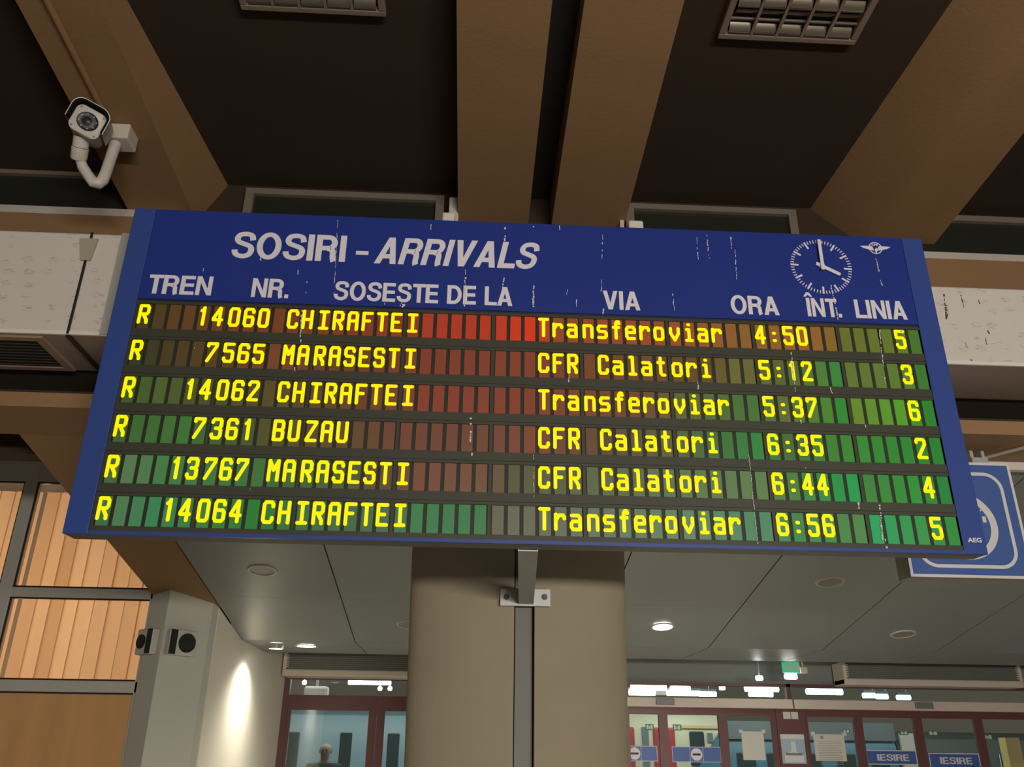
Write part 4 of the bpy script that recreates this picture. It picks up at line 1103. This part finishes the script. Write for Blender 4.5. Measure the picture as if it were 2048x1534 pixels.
t = thing('emergency_lamp', 'tiny glowing lamp left of the green exit light', 'lamp', (q.x, 11.7, q.z)); MB().box(q.x - .045, q.x + .045, 11.68, 11.74, q.z - .03, q.z + .03).build('diffuser', TUBE, t, bevel=.015); MB().box(q.x - .006, q.x + .006, 11.70, 11.712, q.z + .03, 3.005).build('hanger', STEEL, t)
q = pt(1607, 1340, 11.7)
t = thing('detector_box', 'small beige box just right of the green exit light', 'detector', (q.x, 11.72, q.z - .04))
MB().box(q.x - .05, q.x + .05, 11.68, 11.76, q.z - .04, q.z + .04).build('housing', BEIGE, t, bevel=.01)
MB().box(q.x - .008, q.x + .008, 11.71, 11.73, q.z + .04, 3.005).build('hanger', BEIGE, t)

# ------------------------------------------------------------------ platform outside
struct(MB().box(-14, 16, 13.0, 40, -0.25, -0.05).build('platform_floor', PLATFORM))
struct(MB().box(-14, 16, 13.0, 34, 4.7, 4.9).build('platform_canopy', mat('grey_canopy', (.16, .17, .165), .7)))
def batten(x0, x1, yp, Y, mt, label):
    a = pt(x0, yp, Y); b = pt(x1, yp, Y)
    t = thing('platform_light', label, 'platform light', ((a.x + b.x) / 2, Y, a.z), 'platform tube lights seen over the doors')
    MB().tube([(a.x, Y, a.z), (b.x, Y, a.z)], .050, 12).build('tube', mt, t, smooth=True)
    MB().box(a.x, b.x, Y - .06, Y + .06, a.z + .05, a.z + .10).build('housing', GREYBOX, t)
    MB().box(a.x + .2, a.x + .22, Y - .01, Y + .01, a.z + .10, 4.71).build('hanger', STEEL, t)
for x0, x1, yp, Y, mt, lab in ((697, 782, 1363, 16, TUBE, 'bright platform tube light over the left double door'),
                               (1262, 1332, 1374, 15, TUBE, 'platform tube light close to the tan column edge, upper one'), (1258, 1310, 1385, 17, TUBE, 'platform tube light close to the tan column edge, lower one'),
                               (1341, 1380, 1378, 16, TUBE, 'short platform tube light second from the tan column'), (1334, 1400, 1386, 18, TUBE, 'long low platform tube light over the no entry doors'), (1398, 1432, 1388, 19, TUBE, 'low platform tube light right of the long one'),
                               (1490, 1556, 1377, 16, TUBE, 'platform tube light left of the header joint, upper one'), (1498, 1545, 1388, 18, TUBE, 'platform tube light left of the header joint, lower one'),
                               (1613, 1684, 1383, 16, TUBE, 'platform tube light left of the right air curtain'),
                               (1726, 1750, 1391, 18, TUBEBLUE, 'bluish platform light under the right air curtain, left one'), (1752, 1775, 1393, 18.5, TUBEBLUE, 'bluish platform light under the right air curtain, middle one'), (1794, 1820, 1395, 19, TUBEBLUE, 'bluish platform light under the right air curtain, right one')):
    batten(x0, x1, yp, Y, mt, lab)
for px, py, lab in ((609, 1365, 'round platform lamp glimpsed at the left of the transom'), (760, 1377, 'left of two tiny round lamps under the bright tube'), (780, 1377, 'right of two tiny round lamps under the bright tube')):
    q = pt(px, py, 17); m = MB()
    m.tube([q + Vector((0, 0, z)) for z in (-.04, -.03, 0, .03, .04)], [.012, .035, .045, .035, .012], 14)
    m.tube([q + Vector((0, 0, .04)), Vector((q.x, q.y, 4.71))], .01, 6)
    tag(m.build('globe_lamp', TUBE, smooth=True), lab, 'lamp')
# trains
TY = 18.5
def coach(x0, x1, z1, mt, name, label):
    t = thing(name, label, 'train', ((x0 + x1) / 2, TY + 1.4, -.05))
    prof = [(TY, .2), (TY - .02, 1.2), (TY, z1 - .5), (TY + .15, z1 - .15), (TY + .6, z1), (TY + 2.2, z1), (TY + 2.65, z1 - .15), (TY + 2.8, z1 - .5), (TY + 2.8, .2)]
    MB().prism(prof, x0, x1, TX).build('body', mt, t, smooth=True)
    u = MB().box(x0 + .2, x1 - .2, TY + .3, TY + 2.5, -.05, .25); u.build('underframe', DARKSTEEL, t)
    return t
TXP = lambda px, Y=TY: pt(px, 1480, Y).x
t = coach(TXP(1225), TXP(1452), 2.62, TRAINCREAM, 'railcar', 'cream railcar with red doors seen through the no entry doors')
for a, b in ((1256, 1269), (1306, 1350)):
    MB().box(TXP(a), TXP(b), TY - .05, TY + .02, .3, pt(1320, 1455, TY).z).build('door', TRAINRED, t, bevel=.05)
MB().box(TXP(1284), TXP(1297), TY - .04, TY + .02, .3, 2.2).build('dark_post', GREYBOX, t)
q0, q1 = pt(1380, 1500, TY), pt(1407, 1463, TY)
MB().box(q0.x, q1.x, TY - .045, TY + .01, q0.z - .3, q1.z).build('window', TRAINWIN, t, bevel=.08)
q0, q1 = pt(1415, 1485, TY), pt(1424, 1466, TY)
text_part('1', q0.x, q1.x, q0.z, q1.z, TY - .022, 'car_class_number', GREYBOX, t, .01, depth=.02)
MB().box(TXP(1365), TXP(1440), TY - .03, TY + .01, pt(1400, 1457, TY).z, pt(1400, 1451, TY).z).build('stripe', POSTYEL, t)
MB().prism([(TXP(1418), .3), (TXP(1452), .3), (TXP(1452), pt(1450, 1462, TY).z), (TXP(1440), pt(1440, 1462, TY).z), (TXP(1418), pt(1418, 1496, TY).z), (TXP(1395), pt(1395, 1530, TY).z), (TXP(1380), .3)], TY - .06, TY - .005, lambda u, v, w: Vector((u, w, v))).build('blue_nose_panel', TRAINBLUE, t)
t = coach(TXP(1457), TXP(1790), 2.35, TRAINBLUE, 'passenger_coach', 'teal blue coach seen through the panes beside the poster')
for a in (1470, 1530, 1600, 1668, 1735):
    MB().box(TXP(a), TXP(a + 38), TY - .03, TY + .01, 1.0, 1.75).build('window', TRAINWIN, t, bevel=.05)
MB().box(TXP(1457), TXP(1790), TY - .03, TY + .01, 2.0, 2.34).build('roof_band', GREYBOX, t)
t = coach(TXP(1796), TXP(2200), 2.2, mat('grey_green_train_paint', (.10, .12, .11), .5), 'passenger_coach', 'dark grey coach seen through the exit doors at right')
for a in (1850, 1920, 1990):
    MB().box(TXP(a), TXP(a + 45), TY - .03, TY + .01, 1.0, 1.8).build('window', TRAINWIN, t, bevel=.05)
MB().box(TXP(1797), TXP(1832), TY - .1, TY - .03, .3, 2.15).build('pale_door', BEIGE, t)
t = coach(TXP(420), TXP(900), 2.5, mat('light_blue_train_paint', (.27, .37, .40), .4, var=.15, vscale=.8), 'passenger_coach', 'light blue coach seen through the left double door')
for a in (480, 575, 680, 775, 850):
    MB().box(TXP(a), TXP(a + 24), TY - .03, TY + .01, 1.25, 2.02).build('window', TRAINWIN, t, bevel=.06)
q = pt(2020, 1490, 15.0)
t = thing('reflection_post', 'pale yellow post built for a light reflection at the right edge', 'post', (q.x, 15.0, -.05))  # yellow light reflection built as a solid post
MB().box(q.x - .12, q.x + .12, 14.9, 15.1, -.05, 2.0).build('shaft', POSTYEL, t); MB().box(q.x - .2, q.x + .2, 14.85, 15.15, 1.30, 1.52).build('notice_box', PAPER, t)
q = pt(633, 1384, 15.5)
t = thing('clock_box', 'pale rounded box hanging over the platform behind the left transom', 'box', (q.x, 15.5, q.z - .1))
MB().box(q.x - .2, q.x + .2, 15.4, 15.6, q.z - .12, q.z + .09).build('housing', BEIGE, t, bevel=.04); MB().box(q.x - .02, q.x + .02, 15.48, 15.52, q.z + .09, 4.71).build('hanger', STEEL, t)

# ------------------------------------------------------------------ person on the platform
def person():
    Y = 14.6; hp = pt(651, 1503, Y); x = hp.x; top = pt(651, 1489, Y).z
    s = (top + .05) / 1.74
    t = thing('person', 'person with pale hair in dark olive coat standing outside the left door', 'person', (x, Y, -.05))
    def skin(name, V_, E_, R_, mt, sub=2):
        me = bpy.data.meshes.new(name); me.from_pydata([Vector((a * s, b * s, c * s)) for a, b, c in V_], E_, [])
        me.materials.append(mt)
        o = bpy.data.objects.new(name, me); COL.objects.link(o); o.parent = t
        md = o.modifiers.new('skin', 'SKIN'); md.use_smooth_shade = True
        for i, r in enumerate(R_): me.skin_vertices[0].data[i].radius = (r[0] * s, r[1] * s) if isinstance(r, tuple) else (r * s, r * s)
        me.skin_vertices[0].data[0].use_root = True
        o.modifiers.new('sub', 'SUBSURF').levels = sub; o.modifiers['sub'].render_levels = sub
        return o
    Vv = [(0, 0, .95), (0, 0, 1.12), (0, 0, 1.30), (0, -.005, 1.44), (0, -.01, 1.52),
          (.10, 0, .88), (.11, .01, .50), (.115, .02, .09), (.12, -.13, .03), (-.10, 0, .88), (-.11, -.01, .50), (-.115, .02, .09), (-.12, -.13, .03),
          (.18, 0, 1.40), (.23, .02, 1.14), (.24, -.03, .90), (.245, -.05, .82), (-.18, 0, 1.40), (-.23, .02, 1.14), (-.24, -.03, .90), (-.245, -.05, .82),
          (0, -.015, 1.58), (0, -.01, 1.66), (0, -.005, 1.70)]
    Ee = [(0, 1), (1, 2), (2, 3), (3, 4), (0, 5), (5, 6), (6, 7), (7, 8), (0, 9), (9, 10), (10, 11), (11, 12), (3, 13), (13, 14), (14, 15), (15, 16), (3, 17), (17, 18), (18, 19), (19, 20), (4, 21), (21, 22), (22, 23)]
    Rr = [(.15, .11), (.145, .11), (.165, .115), (.12, .09), .052, .085, .062, .045, .042, .085, .062, .045, .042, .062, .05, .038, .03, .062, .05, .038, .03, (.068, .078), (.078, .092), (.06, .07)]
    body = skin('body', Vv, Ee, Rr, SKIN)
    for sx in (1, -1):
        for k, (dx, dl) in enumerate(((-.024, .075), (-.008, .085), (.008, .082), (.024, .065))):
            skin('finger', [(sx * .245 + dx * .3, -.05 + dx, .80), (sx * .247 + dx * .3, -.055 + dx, .80 - dl * .5), (sx * .243 + dx * .3, -.065 + dx, .80 - dl)], [(0, 1), (1, 2)], [.010, .009, .008], SKIN, 1)
        skin('thumb', [(sx * .24, -.07, .83), (sx * .235, -.095, .80), (sx * .235, -.105, .775)], [(0, 1), (1, 2)], [.011, .010, .008], SKIN, 1)
    skin('coat', [(0, 0, .80), (0, 0, 1.12), (0, 0, 1.32), (0, 0, 1.44), (.19, 0, 1.41), (.235, .02, 1.14), (.242, -.02, .92), (-.19, 0, 1.41), (-.235, .02, 1.14), (-.242, -.02, .92), (0, 0, 1.49)],
         [(0, 1), (1, 2), (2, 3), (3, 4), (4, 5), (5, 6), (3, 7), (7, 8), (8, 9), (3, 10)], [(.22, .17), (.20, .16), (.225, .165), (.19, .15), .105, .085, .07, .105, .085, .07, (.10, .095)], COAT)
    skin('trousers', [(0, 0, .92), (.105, 0, .86), (.112, 0, .50), (.116, .01, .10), (-.105, 0, .86), (-.112, 0, .50), (-.116, .01, .10)], [(0, 1), (1, 2), (2, 3), (0, 4), (4, 5), (5, 6)], [(.155, .12), .098, .076, .066, .098, .076, .066], TROUSER)
    for sx in (1, -1): skin('shoe', [(sx * .117, .06, .035), (sx * .118, -.05, .035), (sx * .12, -.16, .028)], [(0, 1), (1, 2)], [.045, .05, .035], BLACKPL)
    hm = MB()
    rings = []
    for k in range(9):
        a = math.radians(-25 + 115 * k / 8)
        rings.append([Vector((x + .092 * s * math.cos(a) * math.cos(b), Y + (.012 + .105 * math.cos(a) * math.sin(b)) * s, -.05 + (1.665 + .088 * math.sin(a)) * s)) for b in [2 * math.pi * i / 20 for i in range(20)]])
    hm.loft(rings).build('hair', HAIR, t, smooth=True)
    fm = MB()
    fy = Y - .095 * s; fz = lambda z: -.05 + z * s
    fm.loft([[Vector((x + u * s, fy + v * s, fz(z))) for u, v in ((-.008, .01), (0, -.008 - d), (.008, .01))] for z, d in ((1.665, 0), (1.64, .008), (1.622, .018), (1.615, .004))])
    fm.build('nose', SKIN, t, smooth=True)
    for sx in (1, -1):
        MB().tube([Vector((x + sx * .03 * s, fy - .002, fz(1.655))), Vector((x + sx * .03 * s, fy + .012, fz(1.655)))], .010 * s, 10).build('eye', BLACKPL, t)
        MB().tube([Vector((x + sx * .082 * s, Y - .005, fz(1.62))), Vector((x + sx * .088 * s, Y + .005, fz(1.645))), Vector((x + sx * .084 * s, Y + .008, fz(1.67)))], .012 * s, 8).build('ear', SKIN, t, smooth=True)
    MB().box(x - .022 * s, x + .022 * s, fy - .004, fy + .01, fz(1.588), fz(1.594)).build('mouth', mat('lip', (.3, .12, .1), .6), t)
person()
